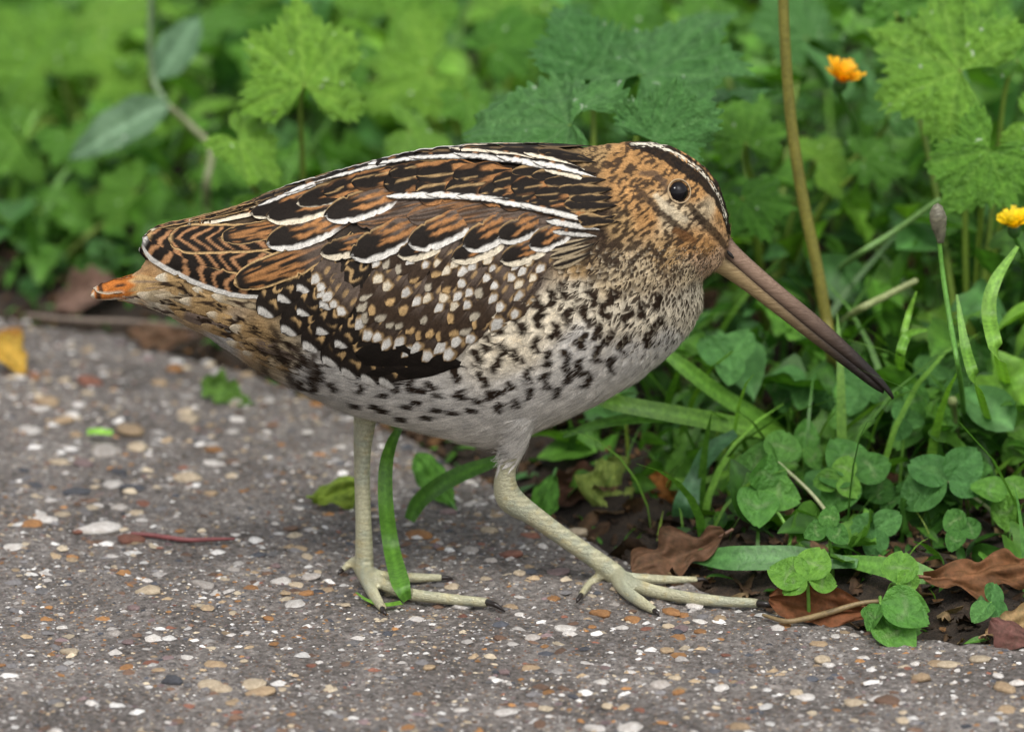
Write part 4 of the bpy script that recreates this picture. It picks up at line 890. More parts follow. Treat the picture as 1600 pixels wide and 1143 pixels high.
# ---- eyes (both sides) with pale lids
hp, hn = on_body(1058, 302, None)
m, n, b = new_mat('eye'); b.inputs['Base Color'].default_value = (.006, .005, .006, 1); b.inputs['Roughness'].default_value = .03; b.inputs['Specular IOR Level'].default_value = .22; M_eye = m
m, n, b = new_mat('eyelid'); b.inputs['Base Color'].default_value = (.36, .26, .15, 1); b.inputs['Roughness'].default_value = .7; M_lid = m
for sg in (1, -1):
    R = .0037; c0 = hp - hn * .0021
    bm = bmesh.new(); bmesh.ops.create_uvsphere(bm, u_segments=28, v_segments=18, radius=R)
    me = bpy.data.meshes.new('eye'); bm.to_mesh(me); bm.free(); me.polygons.foreach_set('use_smooth', np.ones(len(me.polygons), bool))
    o = obj('eye', me, M_eye, bird); q = c0 * np.array([1, sg, 1]) - BASE; o.location = q
    # lid: ring around the eye
    T1 = np.cross(hn, [0, 0, 1.]); T1 /= np.linalg.norm(T1); T2 = np.cross(hn, T1)
    th = np.arange(36) / 36 * 2 * np.pi; ph = np.arange(8) / 8 * 2 * np.pi
    ring = hp + hn * .0004
    V2 = np.array([[ring + (T1 * math.cos(a) + T2 * math.sin(a)) * (.00372 + .00022 * math.cos(b_)) + hn * (.0002 * math.sin(b_) - .0002) for b_ in ph] for a in th]).reshape(-1, 3)
    F = [(i * 8 + j, i * 8 + (j + 1) % 8, ((i + 1) % 36) * 8 + (j + 1) % 8, ((i + 1) % 36) * 8 + j) for i in range(36) for j in range(8)]
    obj('eyelid', mk_mesh('eyelid', V2 * np.array([1, sg, 1]) - BASE - q, np.array(F)), M_lid, o)
# ================================================================== plants, litter and small things
M_mallow = mat_leaf('lobed_leaf', trans=.30, nscale=9, spots=.8, rough=.5, bd=.05, sscale=7.5)
M_leafm = mat_leaf('undergrowth_leaf', trans=.32, nscale=200, rough=.5)
M_grass = mat_leaf('grass_blade', trans=.30, nscale=500, rough=.42, spec=.45)
M_clover = mat_leaf('clover_leaf', trans=.30, nscale=4, rough=.5, bd=.008)
M_dead = mat_leaf('dead_leaf', trans=.12, nscale=420, rough=.7, spec=.2)
M_stem = mat_vcol('plant_stem', .5, 700, .3, .0004)
M_petal = mat_leaf('petal', trans=.35, nscale=300, rough=.5)
G_BR = np.array([.165, .365, .048]); G_MID = np.array([.090, .235, .032]); G_BLUE = np.array([.075, .205, .060]); G_DK = np.array([.035, .105, .016]); G_YEL = np.array([.20, .31, .035])

def frame(nrm, tipdir):
    n_ = np.asarray(nrm, float); n_ = n_ / np.linalg.norm(n_); t_ = np.asarray(tipdir, float); t_ = t_ - n_ * (t_ @ n_); t_ /= np.linalg.norm(t_)
    return np.stack([np.cross(t_, n_), t_, n_], 1)      # columns: side, tip, normal
def img_dir(deg, depth=0.0):
    a = math.radians(deg); return np.array([math.cos(a), 0, 0]) + UPV * math.sin(a) + FWD * depth

# ---- lobed, toothed palmate leaf (unit radius, tip along +y, stalk at the origin)
def palmate(seed, lobes=5, col=G_BR, na=190, nr=14, teeth=34, cup=.12):
    r0 = np.random.default_rng(seed)
    a = np.linspace(-2.62, 2.62, na)
    lw = 5.24 / lobes; lobe_c = (np.arange(lobes) - (lobes - 1) / 2) * lw * .93 + r0.normal(0, .13, lobes)
    d = np.min(np.abs(a[:, None] - lobe_c[None]), 1) / (lw / 2)
    ll = np.interp(a, lobe_c, 1 - .13 * np.abs(np.arange(lobes) - (lobes - 1) / 2) ** 1.1 + r0.normal(0, .10, lobes))
    tooth = np.abs(((a * teeth / 5.24 + r0.uniform(0, 1)) % 1) - .5) * 2
    rad = ll * (1 - .26 * np.clip(d, 0, 1.3) ** 1.15) * (1 + .13 * (tooth - .5) * (.5 + vnoise(a * 6, a * 0 + 3 + seed, 5)) + .07 * (vnoise(a * 5, a * 0 + seed, 2) - .5) + .04 * (vnoise(a * 19, a * 0 + seed, 6) - .5))
    rad *= smooth(2.75, 2.35, np.abs(a)) * .45 + .55
    rr = np.linspace(0, 1, nr) ** .8
    Rr, Aa = np.meshgrid(rr, a, indexing='ij'); Rad = Rr * rad[None]
    x = Rad * np.sin(Aa); y = Rad * np.cos(Aa)
    dv = np.min(np.abs(a[:, None] - lobe_c[None]), 1)[None] * Rr           # distance from a main vein
    z = cup * Rr ** 1.5 * (.25 - .9 * Rr) + .055 * np.minimum(dv * 4, 1) * smooth(0, .25, Rr) + .20 * (vnoise(x * 2.6 + seed, y * 2.6, 4) - .5) * Rr + .05 * (vnoise(x * 8 + seed, y * 8, 14) - .5) + .025 * np.sin(a * 17)[None] * Rr ** 2
    c_ = np.broadcast_to(col, x.shape + (3,)).copy()
    c_ = mixc(c_, col * np.array([1.5, 1.25, 1.5]) + .02, smooth(.035, .010, dv) * smooth(1.0, .6, Rr) * .4)
    sv = np.abs(((Rr * 7 - np.minimum(dv, .5) * 4) % 1) - .5)
    c_ = mixc(c_, col * .66, smooth(.14, .02, sv) * smooth(.03, .08, dv) * .7)
    z = z - .012 * smooth(.16, .02, sv) * smooth(.02, .08, dv)
    return mk_mesh('leaf', np.stack([x, y, z], -1).reshape(-1, 3), grid_faces(nr, na), c_.reshape(-1, 3))
TON = {'bright': [palmate(s, 5, G_BR) for s in (1, 2, 3)], 'mid': [palmate(s, 7, G_MID * 1.25) for s in (4, 5, 6)], 'blue': [palmate(s, 5, G_BLUE * 1.2, teeth=40) for s in (7, 8, 9)]}
def lobed_plant(label, root, leaves, group=None):
    base = at_y(*root); base[2] = float(soil_z(base[0], base[1]))
    P = empty('lobed_leaf_weed', base, label, 'weed', group); hub = base + np.array([0, 0, .006])
    v, f = tube([base - np.array([0, 0, .004]), hub], [.0018, .0016], 8, 6); obj('stem', mk_mesh('stem', v - base, f, np.tile(G_MID, (len(v), 1))), M_stem, P)
    for k_, (px, py, rp, ang, Yd, ton, (nx, ny, nz)) in enumerate(leaves):
        gq = np.random.default_rng(int(px * 7 + py)); nx, ny, nz = nx + gq.normal(0, .28), ny + gq.normal(0, .12), nz + gq.normal(0, .12); ang += gq.normal(0, 14)
        c0 = at_y(px, py, Yd)
        me = TON[ton][k_ % 3]; 
        if len(me.materials) == 0: me.materials.append(M_mallow)
        o = obj('leaf', me, M_mallow, P)
        Fm = frame((nx, ny, nz), img_dir(ang)); sc = rp / PPM * (1 + Yd / DIST)
        M4 = Matrix.Identity(4)
        for i in range(3):
            for j in range(3): M4[i][j] = Fm[i, j] * sc
            M4[i][3] = c0[i] - base[i]
        o.matrix_local = M4
        mid = (c0 + hub) / 2 + np.array([0, .004, .012])
        v, f = tube([c0, c0 - Fm[:, 2] * .004 + (mid - c0) * .2, mid, hub], [.0007, .0009, .001, .0011], 7, 16)
        st = obj('leaf_stalk', mk_mesh('leaf_stalk', v - base, f, np.tile(G_YEL * .8, (len(v), 1))), M_stem, o); st.matrix_parent_inverse = M4.inverted()
UP1 = (0, -.75, .65); UP2 = (.1, -.45, .9); UP3 = (-.25, -.7, .7); UP4 = (.3, -.6, .75); EDGE = (.05, .1, 1)
lobed_plant('pale green weed with toothed lobed leaves just behind the bird\'s rump', (470, 300, .20), [(475, 132, 138, 95, .17, 'bright', (-.05, -.8, .55)), (372, 222, 88, -55, .16, 'bright', (.35, -.5, .7)), (640, 205, 95, 20, .21, 'bright', UP2), (410, 305, 70, -40, .17, 'bright', UP3)])
lobed_plant('bluish green weed with dark veined leaves spreading behind the bird\'s back and head', (930, 300, .12),
            [(890, 196, 185, 150, .085, 'blue', (-.15, -.62, .75)), (1010, 118, 170, 60, .13, 'blue', (.1, -.25, .95)), (1020, 220, 118, -8, .07, 'blue', (.15, -.8, .55)), (930, 110, 120, 110, .14, 'blue', UP1), (1120, 150, 90, 10, .15, 'blue', EDGE)])
lobed_plant('broad pale green weed filling the space beside the yellow flower bud', (1520, 330, .14),
            [(1500, 110, 165, 165, .13, 'bright', (-.15, -.75, .6)), (1545, 235, 112, 215, .10, 'bright', (-.1, -.8, .55)), (1590, 95, 110, 60, .15, 'mid', UP4), (1400, 20, 100, 120, .18, 'mid', UP1), (1610, 190, 80, -20, .12, 'bright', UP3)])
lobed_plant('large leaved weed standing at the back behind the middle of the bird\'s back', (760, 190, .34),
            [(610, 20, 120, 60, .33, 'bright', UP1), (830, 15, 125, 100, .34, 'bright', UP2), (670, 115, 115, 200, .28, 'bright', UP3), (770, 75, 95, 40, .30, 'mid', UP1), (960, 45, 110, 20, .28, 'mid', UP4), (560, 95, 80, 140, .3, 'mid', UP2), (730, 150, 80, -60, .25, 'mid', UP1)])
lobed_plant('soft yellowish green weed in the far corner beyond the grey spotted leaf', (140, 260, .42),
            [(70, 110, 125, 130, .40, 'bright', UP1), (155, 45, 100, 70, .42, 'bright', UP2), (165, 120, 85, 10, .38, 'bright', UP4), (30, 220, 95, 200, .34, 'bright', UP3), (110, 210, 85, -60, .34, 'mid', UP1), (20, 20, 110, 100, .46, 'mid', UP1), (300, 50, 95, 60, .40, 'mid', UP2), (395, 15, 80, 30, .42, 'mid', UP1)])
lobed_plant('mid green weed with small lobed leaves around the tall brown flower stalk', (1200, 380, .20),
            [(1165, 225, 95, 80, .17, 'mid', UP1), (1160, 310, 82, -50, .15, 'mid', UP3), (1275, 250, 70, 30, .20, 'bright', UP2), (1260, 60, 105, 90, .26, 'blue', UP1), (1130, 35, 90, 120, .28, 'mid', UP2), (1350, 250, 80, -10, .19, 'mid', UP4), (1390, 180, 75, 60, .2, 'blue', UP1)])
lobed_plant('shaded weed with drooping leaves low behind the bird\'s tail', (300, 430, .33), [(300, 320, 90, -70, .30, 'mid', UP3), (210, 300, 80, 200, .32, 'mid', UP1), (60, 330, 85, 220, .33, 'mid', UP1), (330, 250, 70, 10, .29, 'mid', UP4), (170, 380, 62, -40, .31, 'blue', UP2), (60, 430, 60, -30, .30, 'blue', UP1)])

# ---- ribbons: grass blades and straps along a curve
def ribbon(pts, wid, facing=(0, -.8, .6), n=26, ns=5, fold=.25, twist=0.0, col=G_MID, mid_l=1.25):
    P = spline(pts, n); t = np.linspace(0, 1, n); T = np.gradient(P, axis=0); T /= np.linalg.norm(T, axis=1)[:, None] + 1e-12
    Fv = np.asarray(facing, float)[None] - T * (T @ np.asarray(facing, float))[:, None]; Fv /= np.linalg.norm(Fv, axis=1)[:, None] + 1e-9
    Sd = np.cross(T, Fv); tw = (twist * t)[:, None]
    Sd, Fv = Sd * np.cos(tw) + Fv * np.sin(tw), Fv * np.cos(tw) - Sd * np.sin(tw)
    W_ = np.interp(t, np.linspace(0, 1, len(wid)), wid) / 2; s = np.linspace(-1, 1, ns)
    V2 = P[:, None] + s[None, :, None] * W_[:, None, None] * Sd[:, None] + (np.abs(s)[None, :, None] * fold * W_[:, None, None]) * Fv[:, None]
    c_ = np.broadcast_to(col, (n, ns, 3)).copy() * (.85 + .3 * vnoise(t * 7 + pts[0][0] * 900, t * 0, 3))[:, None, None]
    c_[:, ns // 2] *= mid_l; c_[:, 1::2] *= .92
    return V2.reshape(-1, 3), grid_faces(n, ns), c_.reshape(-1, 3)
def px(*rows):          # rows (x, y, 'y'|'z', value)
    return [at_y(a, b_, q) if k_ == 'y' else at_z(a, b_, q) for a, b_, k_, q in rows]
def blade(label, pts, wid, name='grass_plant', cat='grass', group=None, **kw):
    base = np.array(min(pts, key=lambda q: q[2]))
    v, f, c_ = ribbon(pts, np.array(wid) / PPM, **kw)
    o = empty(name, base, label, cat, group); obj('blade', mk_mesh('blade', v - base, f, c_), M_grass, o); return o
blade('upright green grass blade between the bird\'s two legs', px((636, 937, 'z', .0012), (626, 912, 'z', .006), (612, 858, 'y', .004), (603, 790, 'y', .006), (603, 730, 'y', .010), (613, 690, 'y', .016), (628, 664, 'y', .022)), [14, 30, 26, 24, 22, 17, 8], col=G_MID * 1.1)
blade('thin green sliver curling under the bird\'s rear toes', px((556, 925, 'z', .002), (575, 938, 'z', .0016), (600, 945, 'z', .0016), (628, 942, 'z', .0012)), [3, 7, 10, 12], facing=(0, -.3, 1), col=G_BR)
blade('arched grass blade crossing behind the bird\'s front shank', px((640, 812, 'z', .002), (655, 785, 'z', .008), (690, 757, 'z', .016), (735, 735, 'z', .021), (800, 712, 'z', .026)), [18, 28, 30, 26, 14], col=G_MID * 1.1)
blade('long bright grass blade slanting down under the bird\'s breast', px((1020, 535, 'z', .055), (1070, 575, 'z', .046), (1130, 620, 'z', .034), (1210, 668, 'z', .020), (1260, 700, 'z', .004)), [10, 26, 28, 24, 16], col=G_BR * .9)
blade('broad horizontal grass blade beneath the bird\'s breast', px((905, 616, 'z', .040), (960, 630, 'z', .040), (1040, 645, 'z', .036), (1130, 662, 'z', .029), (1220, 680, 'z', .020), (1262, 704, 'z', .003)), [8, 28, 30, 32, 26, 16], col=G_BR * .8)
blade('narrow pale grass blade lying just under the broad horizontal one', px((880, 682, 'z', .026), (930, 664, 'z', .032), (1010, 652, 'z', .035), (1110, 655, 'z', .031), (1200, 672, 'z', .021), (1255, 706, 'z', .003)), [6, 16, 20, 22, 20, 12], col=G_MID * 1.15)
blade('wide flat grass blade lying on the ground behind the small clover', px((1085, 868, 'z', .004), (1140, 872, 'z', .007), (1240, 872, 'z', .009), (1340, 880, 'z', .010)), [26, 42, 42, 16], facing=(0, -.75, .66), col=G_BLUE * 1.1, fold=.1)
blade('flat grass blade with a dry clipped tip behind the tall clover leaf', px((1290, 872, 'z', .009), (1350, 880, 'z', .010), (1420, 893, 'z', .010), (1484, 908, 'z', .008)), [10, 28, 42, 12], facing=(0, -.75, .66), col=G_MID * 1.25, fold=.1)
blade('bluish twisted leaf blade hanging above the curled oak leaf', px((1150, 676, 'z', .030), (1110, 705, 'z', .024), (1085, 745, 'z', .016), (1072, 785, 'z', .010), (1066, 806, 'z', .005)), [14, 30, 22, 42, 34], col=np.array([.075, .20, .095]), twist=.3)
blade('thin strap leaf reaching across to the cluster of marked clover', px((1050, 748, 'z', .012), (1090, 752, 'z', .012), (1130, 742, 'z', .014), (1165, 728, 'z', .018)), [5, 12, 13, 8], col=G_BR)
blade('tall bright grass blade rising near the second yellow flower', px((1580, 640, 'z', .004), (1560, 560, 'y', .02), (1545, 490, 'y', .025), (1555, 440, 'y', .03), (1590, 385, 'y', .04)), [20, 24, 24, 20, 6], col=G_BR)
blade('slim grass blade standing beside the grey seed head', px((1555, 700, 'z', .003), (1525, 600, 'y', .005), (1508, 540, 'y', .01), (1495, 460, 'y', .02)), [16, 20, 16, 4], col=G_BR)
blade('short curved grass blade behind the tip of the bill', px((1410, 600, 'z', .02), (1406, 560, 'y', .05), (1418, 525, 'y', .05), (1450, 515, 'y', .045)), [12, 16, 16, 5], col=G_BR)
blade('upright fine grass blade behind the end of the bill', px((1400, 590, 'z', .02), (1408, 540, 'y', .06), (1420, 490, 'y', .06), (1432, 455, 'y', .06)), [10, 12, 10, 3], col=G_BR)
blade('dark grass blade on the ground at the far right edge of the clover', px((1520, 770, 'z', .014), (1560, 790, 'z', .012), (1610, 815, 'z', .006)), [6, 16, 14], col=G_BLUE * .8)
# straw stems
def stalk(name, label, cat, pts, rad, col, parent=None, mat=None, k=30):
    v, f = tube(pts, rad, 9, k); base = np.array(pts[-1]) if parent is None else org_of(parent)
    c_ = np.tile(col, (len(v), 1)) * (.85 + .3 * vnoise(v[:, 2] * 300, v[:, 0] * 300, 4))[:, None]
    if parent is None: parent = empty(name, base, label, cat); name = 'stem'
    return obj(name, mk_mesh(name, v - base, f, c_), mat or M_stem, parent)
stalk('dry_weed', 'pale dry stem lying across the grass beyond the bill', 'stem', px((1432, 438, 'y', .10), (1385, 462, 'y', .10), (1335, 488, 'y', .10), (1300, 520, 'z', .012)), [.0010, .0012, .0012, .001], np.array([.26, .30, .12]))
stalk('leaning_weed', 'thin green stem leaning from the right toward the tall brown stalk', 'stem', px((1468, 312, 'y', .12), (1400, 360, 'y', .125), (1330, 405, 'y', .13), (1280, 450, 'z', .012)), [.0009, .001, .001, .001], np.array([.16, .30, .08]))
# tall olive stalk
stalk('flower_stalk_plant', 'tall smooth olive brown flower stalk rising behind the bill', 'stalk', px((1222, -60, 'y', .10), (1226, 60, 'y', .10), (1236, 190, 'y', .10), (1254, 310, 'y', .10), (1275, 410, 'y', .10), (1292, 505, 'y', .10), (1300, 560, 'y', .10), (1303, 640, 'z', -.004)),
      [.0017, .0018, .0019, .0020, .0020, .0020, .0020, .002], np.array([.19, .175, .032]))
# grey seed head on a stem
P = empty('seed_head_plant', px((1512, 700, 'z', .0))[0], 'slender stem with a grey bud-like seed head near the second yellow flower', 'weed')
stalk('stem', '', '', px((1467, 372, 'y', .03), (1472, 420, 'y', .03), (1484, 500, 'y', .025), (1500, 590, 'y', .015), (1512, 700, 'z', -.002)), [.0007, .0008, .0009, .0009, .001], G_MID * 1.2, P)
v, f = tube(px((1465, 322, 'y', .03), (1465, 335, 'y', .03), (1467, 352, 'y', .03), (1470, 378, 'y', .03)), [.0014, .0026, .0025, .0010], 14, 18)
v = v + (rng.normal(0, .00012, v.shape)); obj('seed_head', mk_mesh('seed_head', v - org_of(P), f, np.tile([.16, .15, .10], (len(v), 1)) * rng.uniform(.6, 1.3, (len(v), 1))), M_stem, P)
stalk('budding_weed', 'small knobbly stem standing in the clover beyond the bill tip', 'stem', px((1488, 625, 'z', .040), (1492, 650, 'z', .032), (1497, 690, 'z', .02), (1499, 730, 'z', -.002)), [.0016, .0008, .0012, .0008], np.array([.22, .26, .10]))
# yellow flowers
def flower(label, cx, cy, Yd, R, lean, col, base_px):
    base = at_z(base_px[0], base_px[1], .0); base[2] = float(soil_z(base[0], base[1])) - .002; P = empty('yellow_flower', base, label, 'flower', None)
    c0 = at_y(cx, cy, Yd); ax = np.array([lean, -.35, 1.]); ax /= np.linalg.norm(ax); r1 = np.cross(ax, [0, 1., 0]); r1 /= np.linalg.norm(r1); r2 = np.cross(ax, r1)
    A = Acc(); g = np.random.default_rng(int(cx))
    for ring, (n_, op, ln) in enumerate(((16, .75, 1.0), (13, .45, .85), (9, .2, .65))):
        for i in range(n_):
            th = i / n_ * 2 * math.pi + g.uniform(-.15, .15) + ring * .3; rd = r1 * math.cos(th) + r2 * math.sin(th)
            d_ = rd * math.sin(op + g.normal(0, .08)) + ax * math.cos(op); l_ = R * ln * g.uniform(.85, 1.1)
            p0 = c0 - ax * R * .25 + rd * R * .08; v, f, c_ = ribbon([p0, p0 + d_ * l_ * .55, p0 + d_ * l_ + rd * l_ * .12], [R * .12, R * .3, R * .26], facing=ax - rd * .3, n=7, ns=3, fold=.2, col=col * g.uniform(.85, 1.1), mid_l=.95)
            A.add(v, f, c_)
    obj('petals', A.mesh('petals', org=base), M_petal, P)
    v, f = tube([c0 - ax * R * .75, c0 - ax * R * .45, c0 - ax * R * .12], [R * .18, R * .34, R * .30], 12, 12); obj('sepals', mk_mesh('sepals', v - base, f, np.tile(G_DK, (len(v), 1))), M_stem, P)
    e = c0 - ax * R * .7; v, f = tube([e, e + (base - e) * .4 + np.array([.004, 0, .004]), base], [.0008, .0009, .001], 8, 20); obj('stem', mk_mesh('stem', v - base, f, np.tile(G_MID, (len(v), 1))), M_stem, P)
flower('orange yellow flower half open among leaves beside the tall brown stalk', 1316, 122, .14, .0072, .25, np.array([.86, .47, .008]), (1330, 380))
flower('lemon yellow flower just above the tall bright grass blade', 1584, 350, .07, .0066, -.1, np.array([.86, .66, .015]), (1580, 560))
# grey spotted lance leaf on a stalk, and the bare stalks by it
def lance(seed, L, W_, col, lob=0.0, curl=.2, n=24, ns=9):
    t = np.linspace(0, 1, n); s = np.linspace(-1, 1, ns); w_ = np.sin(np.pi * np.clip(t, 0, 1) ** .8) ** .8 * W_ / 2 * (1 + lob * np.sin(t * 19 + seed))
    w_ = np.maximum(w_, W_ * .02); Tt, Ss = np.meshgrid(t, s, indexing='ij')
    x = Ss * w_[:, None]; y = Tt * L; z = np.abs(x) * .35 - curl * L * Tt ** 2 + .05 * L * (vnoise(Tt * 5 + seed, Ss * 2 + seed, 2) - .5)
    c_ = np.broadcast_to(col, x.shape + (3,)).copy(); c_ = mixc(c_, col * 1.5 + .02, smooth(.12, .03, np.abs(Ss))); sv = np.abs(((Tt * 9 - np.abs(Ss) * 1.2) % 1) - .5); c_ = mixc(c_, col * .7, smooth(.12, .02, sv) * .6)
    return np.stack([x, y, z], -1).reshape(-1, 3), grid_faces(n, ns), c_.reshape(-1, 3)
base = at_z(330, 400, 0); P = empty('grey_leaf_weed', base, 'weed with a long greyish white-spotted leaf drooping toward the left', 'weed')
M_grey = mat_leaf('grey_bloom_leaf', trans=.2, nscale=160, spots=1.0, rough=.6, tint=(1.25, 1.1, 1.7))
v, f, c_ = lance(3, .040, .016, np.array([.085, .19, .075]), .05, .15); Fm = frame((-.1, -.75, .6), img_dir(208)); obj('leaf', mk_mesh('leaf', v @ Fm.T + at_y(265, 160, .29) - base, f, c_), M_grey, P)
v, f, c_ = lance(5, .030, .014, np.array([.07, .17, .06]), .05, .1); Fm = frame((.1, -.75, .6), img_dir(60)); obj('leaf', mk_mesh('leaf', v @ Fm.T + at_y(245, 125, .30) - base, f, c_), M_grey, P)
v, f = tube([at_y(262, 165, .29), at_y(300, 198, .29), at_y(330, 235, .28), at_y(322, 300, .27), base], [.0011, .0013, .0013, .0014, .0014], 8, 24); obj('stem', mk_mesh('stem', v - base, f, np.tile([.20, .22, .11], (len(v), 1))), M_stem, P)
v, f = tube([at_y(238, -40, .30), at_y(234, 60, .30), at_y(240, 125, .30), at_y(262, 165, .29)], [.0009, .001, .0012, .0011], 8, 20); obj('stem', mk_mesh('stem', v - base, f, np.tile([.16, .24, .12], (len(v), 1))), M_stem, P)

# ---- clover
def leaflet(seed, col, mark=True, n=16, ns=11):
    t = np.linspace(0, 1, n); s = np.linspace(-1, 1, ns)
    w_ = .40 * np.sin(np.pi * np.clip(t, 0, 1) ** .72) ** .62; w_[0] = .03; w_[-1] = .05
    Tt, Ss = np.meshgrid(t, s, indexing='ij'); x = Ss * w_[:, None]; y = Tt - .05 * smooth(.8, 1, Tt) * (1 - np.abs(Ss))
    z = np.abs(x) * .28 - .10 * Tt ** 2 + .03 * np.sin(Tt * 6 + seed) * Ss
    c_ = np.broadcast_to(col, x.shape + (3,)).copy(); c_ = mixc(c_, col * 1.35 + .015, smooth(.12, .02, np.abs(Ss)) * .6)
    if mark:
        ch = np.abs(Tt - (.50 - .16 * np.abs(Ss))); c_ = mixc(c_, np.array([.22, .36, .15]), smooth(.075, .03, ch) * smooth(.75, .5, np.abs(Ss)) * .65)
    sv = np.abs(((Tt * 12 - np.abs(Ss) * 2) % 1) - .5); c_ = mixc(c_, col * .8, smooth(.15, .02, sv) * .5)
    return mk_mesh('leaflet', np.stack([x, y, z], -1).reshape(-1, 3), grid_faces(n, ns), c_.reshape(-1, 3))
CLM = {'m': [leaflet(k_, np.array([.105, .290, .052])) for k_ in range(3)], 'd': [leaflet(k_ + 5, np.array([.070, .215, .040])) for k_ in range(3)], 'b': [leaflet(k_ + 9, np.array([.088, .250, .066]), False) for k_ in range(3)], 'y': [leaflet(k_ + 12, np.array([.13, .32, .045])) for k_ in range(3)]}
def clover(label, cxp, cyp, z, lets, ton, root, group=None, nrm=(0, -.72, .68), stemc=None, stem_r=.0006):
    """lets: (image angle, length px) per leaflet; root: where the stalk meets the ground in the photograph"""
    c0 = at_z(cxp, cyp, z); base = at_z(root[0], root[1], .0)
    P = empty('clover', base, label, 'clover', group); g = np.random.default_rng(int(cxp + cyp))
    for k_, (ang, ln) in enumerate(lets):
        nn = np.array(nrm) + g.normal(0, .22, 3) + np.array([math.cos(math.radians(ang)), 0, 0]) * .2
        Fm = frame(nn, img_dir(ang)); o = obj('leaflet', CLM[ton][k_ % 3], M_clover, P); s_ = ln / PPM * g.uniform(.9, 1.12)
        M4 = Matrix.Identity(4)
        for i in range(3):
            for j in range(3): M4[i][j] = Fm[i, j] * s_ * (1.12 if j == 0 else 1)
            M4[i][3] = c0[i] - base[i] + Fm[i, 2] * .0003 * k_
        o.matrix_local = M4
    md_ = (c0 + base) / 2 + np.array([0, 0, .003]); v, f = tube([c0, md_, base], [stem_r * .8, stem_r, stem_r * 1.1], 8, 18)
    obj('stalk', mk_mesh('stalk', v - base, f, np.tile(stemc if stemc is not None else G_BR * .9, (len(v), 1))), M_stem, P)
PALE = np.array([.42, .44, .24])
clover('clover with one tall upright leaflet and a pale bent stalk', 1216, 722, .026, [(72, 78), (172, 82), (245, 55)], 'm', (1338, 868), stemc=PALE, stem_r=.0006)
clover('clover with clear pale chevrons and a slanting green stalk above the small clover', 1182, 764, .022, [(160, 48), (262, 72), (-12, 68), (75, 62)], 'm', (1262, 886), stemc=G_BR)
clover('dark green clover with broad leaflets between the marked clover and the bleached stalk', 1336, 745, .022, [(108, 80), (30, 72), (232, 78), (185, 66)], 'd', (1372, 800), stemc=PALE * .8, stem_r=.0006)
clover('dull bluish clover held by a bleached straight stalk', 1482, 752, .022, [(140, 75), (45, 70), (195, 92), (-15, 66)], 'b', (1606, 862), stemc=PALE, stem_r=.0006)
clover('bright clover leaf folded below the tip of the bill', 1438, 652, .030, [(120, 62), (235, 62), (-10, 64)], 'm', (1432, 735))
clover('small shaded heart-shaped clover behind the tall fresh clover', 1368, 828, .012, [(150, 52), (35, 54), (262, 52)], 'b', (1365, 870))
clover('fresh tall clover leaf standing over the pavement edge', 1402, 912, .014, [(82, 70), (20, 40)], 'y', (1382, 944))
clover('drooping marked clover leaf hanging onto the pavement', 1376, 944, .010, [(-8, 78), (250, 48), (-25, 80)], 'm', (1374, 950), nrm=(0, -.55, .85))
clover('lowest clover leaf resting on the stones of the pavement', 1372, 968, .005, [(-48, 70), (115, 40), (-5, 66)], 'm', (1370, 972), nrm=(0, -.6, .8))
clover('small bright three-part clover on the reddish runner', 1261, 907, .014, [(150, 62), (72, 62), (5, 48), (210, 40)], 'y', (1264, 966))
clover('clover leaf tucked under the dark end of the bill', 1345, 608, .036, [(250, 52), (165, 58), (-30, 52)], 'b', (1345, 700))
clover('bluish clover below the middle of the bill', 1260, 600, .034, [(250, 52), (-15, 62), (175, 58)], 'b', (1265, 690))
clover('clover pair at the right beside the tall bright grass blade', 1560, 690, .020, [(60, 56), (-25, 58), (190, 54)], 'm', (1566, 745))
clover('clover behind the slim grass blade beside the seed head', 1545, 610, .03, [(70, 54), (180, 56), (-40, 52)], 'b', (1550, 690))
clover('clover leaf close to the bill tip with rounded dull leaflets', 1450, 590, .036, [(100, 50), (200, 54), (-20, 50)], 'b', (1450, 680))
clover('tiny clover leaf beside the tan crumpled dead leaf', 1548, 942, .008, [(60, 42), (240, 40), (-60, 36)], 'b', (1552, 968))
clover('single low clover leaf above the maroon dead leaf', 1398, 772, .014, [(170, 50), (0, 46), (260, 40)], 'd', (1400, 805))
clover('clover half hidden in the weeds below the bird\'s breast', 1140, 560, .045, [(150, 62), (60, 60), (270, 60)], 'b', (1150, 690))
clover('fine leaved clover in the shade above the rusty leaf', 1500, 830, .014, [(120, 42), (20, 44), (250, 42)], 'd', (1500, 866))
clover('clover growing behind the bill tip below the dry straw leaf', 1510, 560, .038, [(110, 54), (0, 52), (230, 52)], 'm', (1512, 680))
gc = np.random.default_rng(21); put = 0
while put < 16:
    x_, y_ = gc.uniform(1130, 1610), gc.uniform(560, 860)
    if y_ > 690 and x_ < 1190: continue
    z_ = gc.uniform(.010, .026) if y_ > 700 else gc.uniform(.02, .034); a_ = gc.uniform(0, 120); l_ = gc.uniform(38, 60)
    q = at_z(x_, y_ + z_ * PPM * .9, 0)
    if q[1] < edge_y(q[0]) + .012: continue
    clover(('small mid green clover leaf with pale marks', 'small plain bluish green clover leaf', 'small dark green clover leaf with faint marks', 'small yellowish light green clover leaf')[put % 4] + ' crowded under the bill', x_, y_, z_, [(a_, l_), (a_ + 115, l_ * .95), (a_ + 240, l_)], ('m', 'b', 'd', 'y')[put % 4], (x_ + gc.normal(0, 10), y_ + z_ * PPM * .92), group='small clover leaves in the patch')
    put += 1
stalk('clover_runner', 'reddish creeping clover runner along the pavement edge', 'runner', [at_z(1388, 938, .006), at_z(1345, 942, .005), at_z(1300, 955, .003), at_z(1262, 965, .0025), at_z(1228, 970, .002), at_z(1192, 960, .0015)], [.0007, .0008, .0010, .0009, .0008, .0005], np.array([.24, .17, .08]))

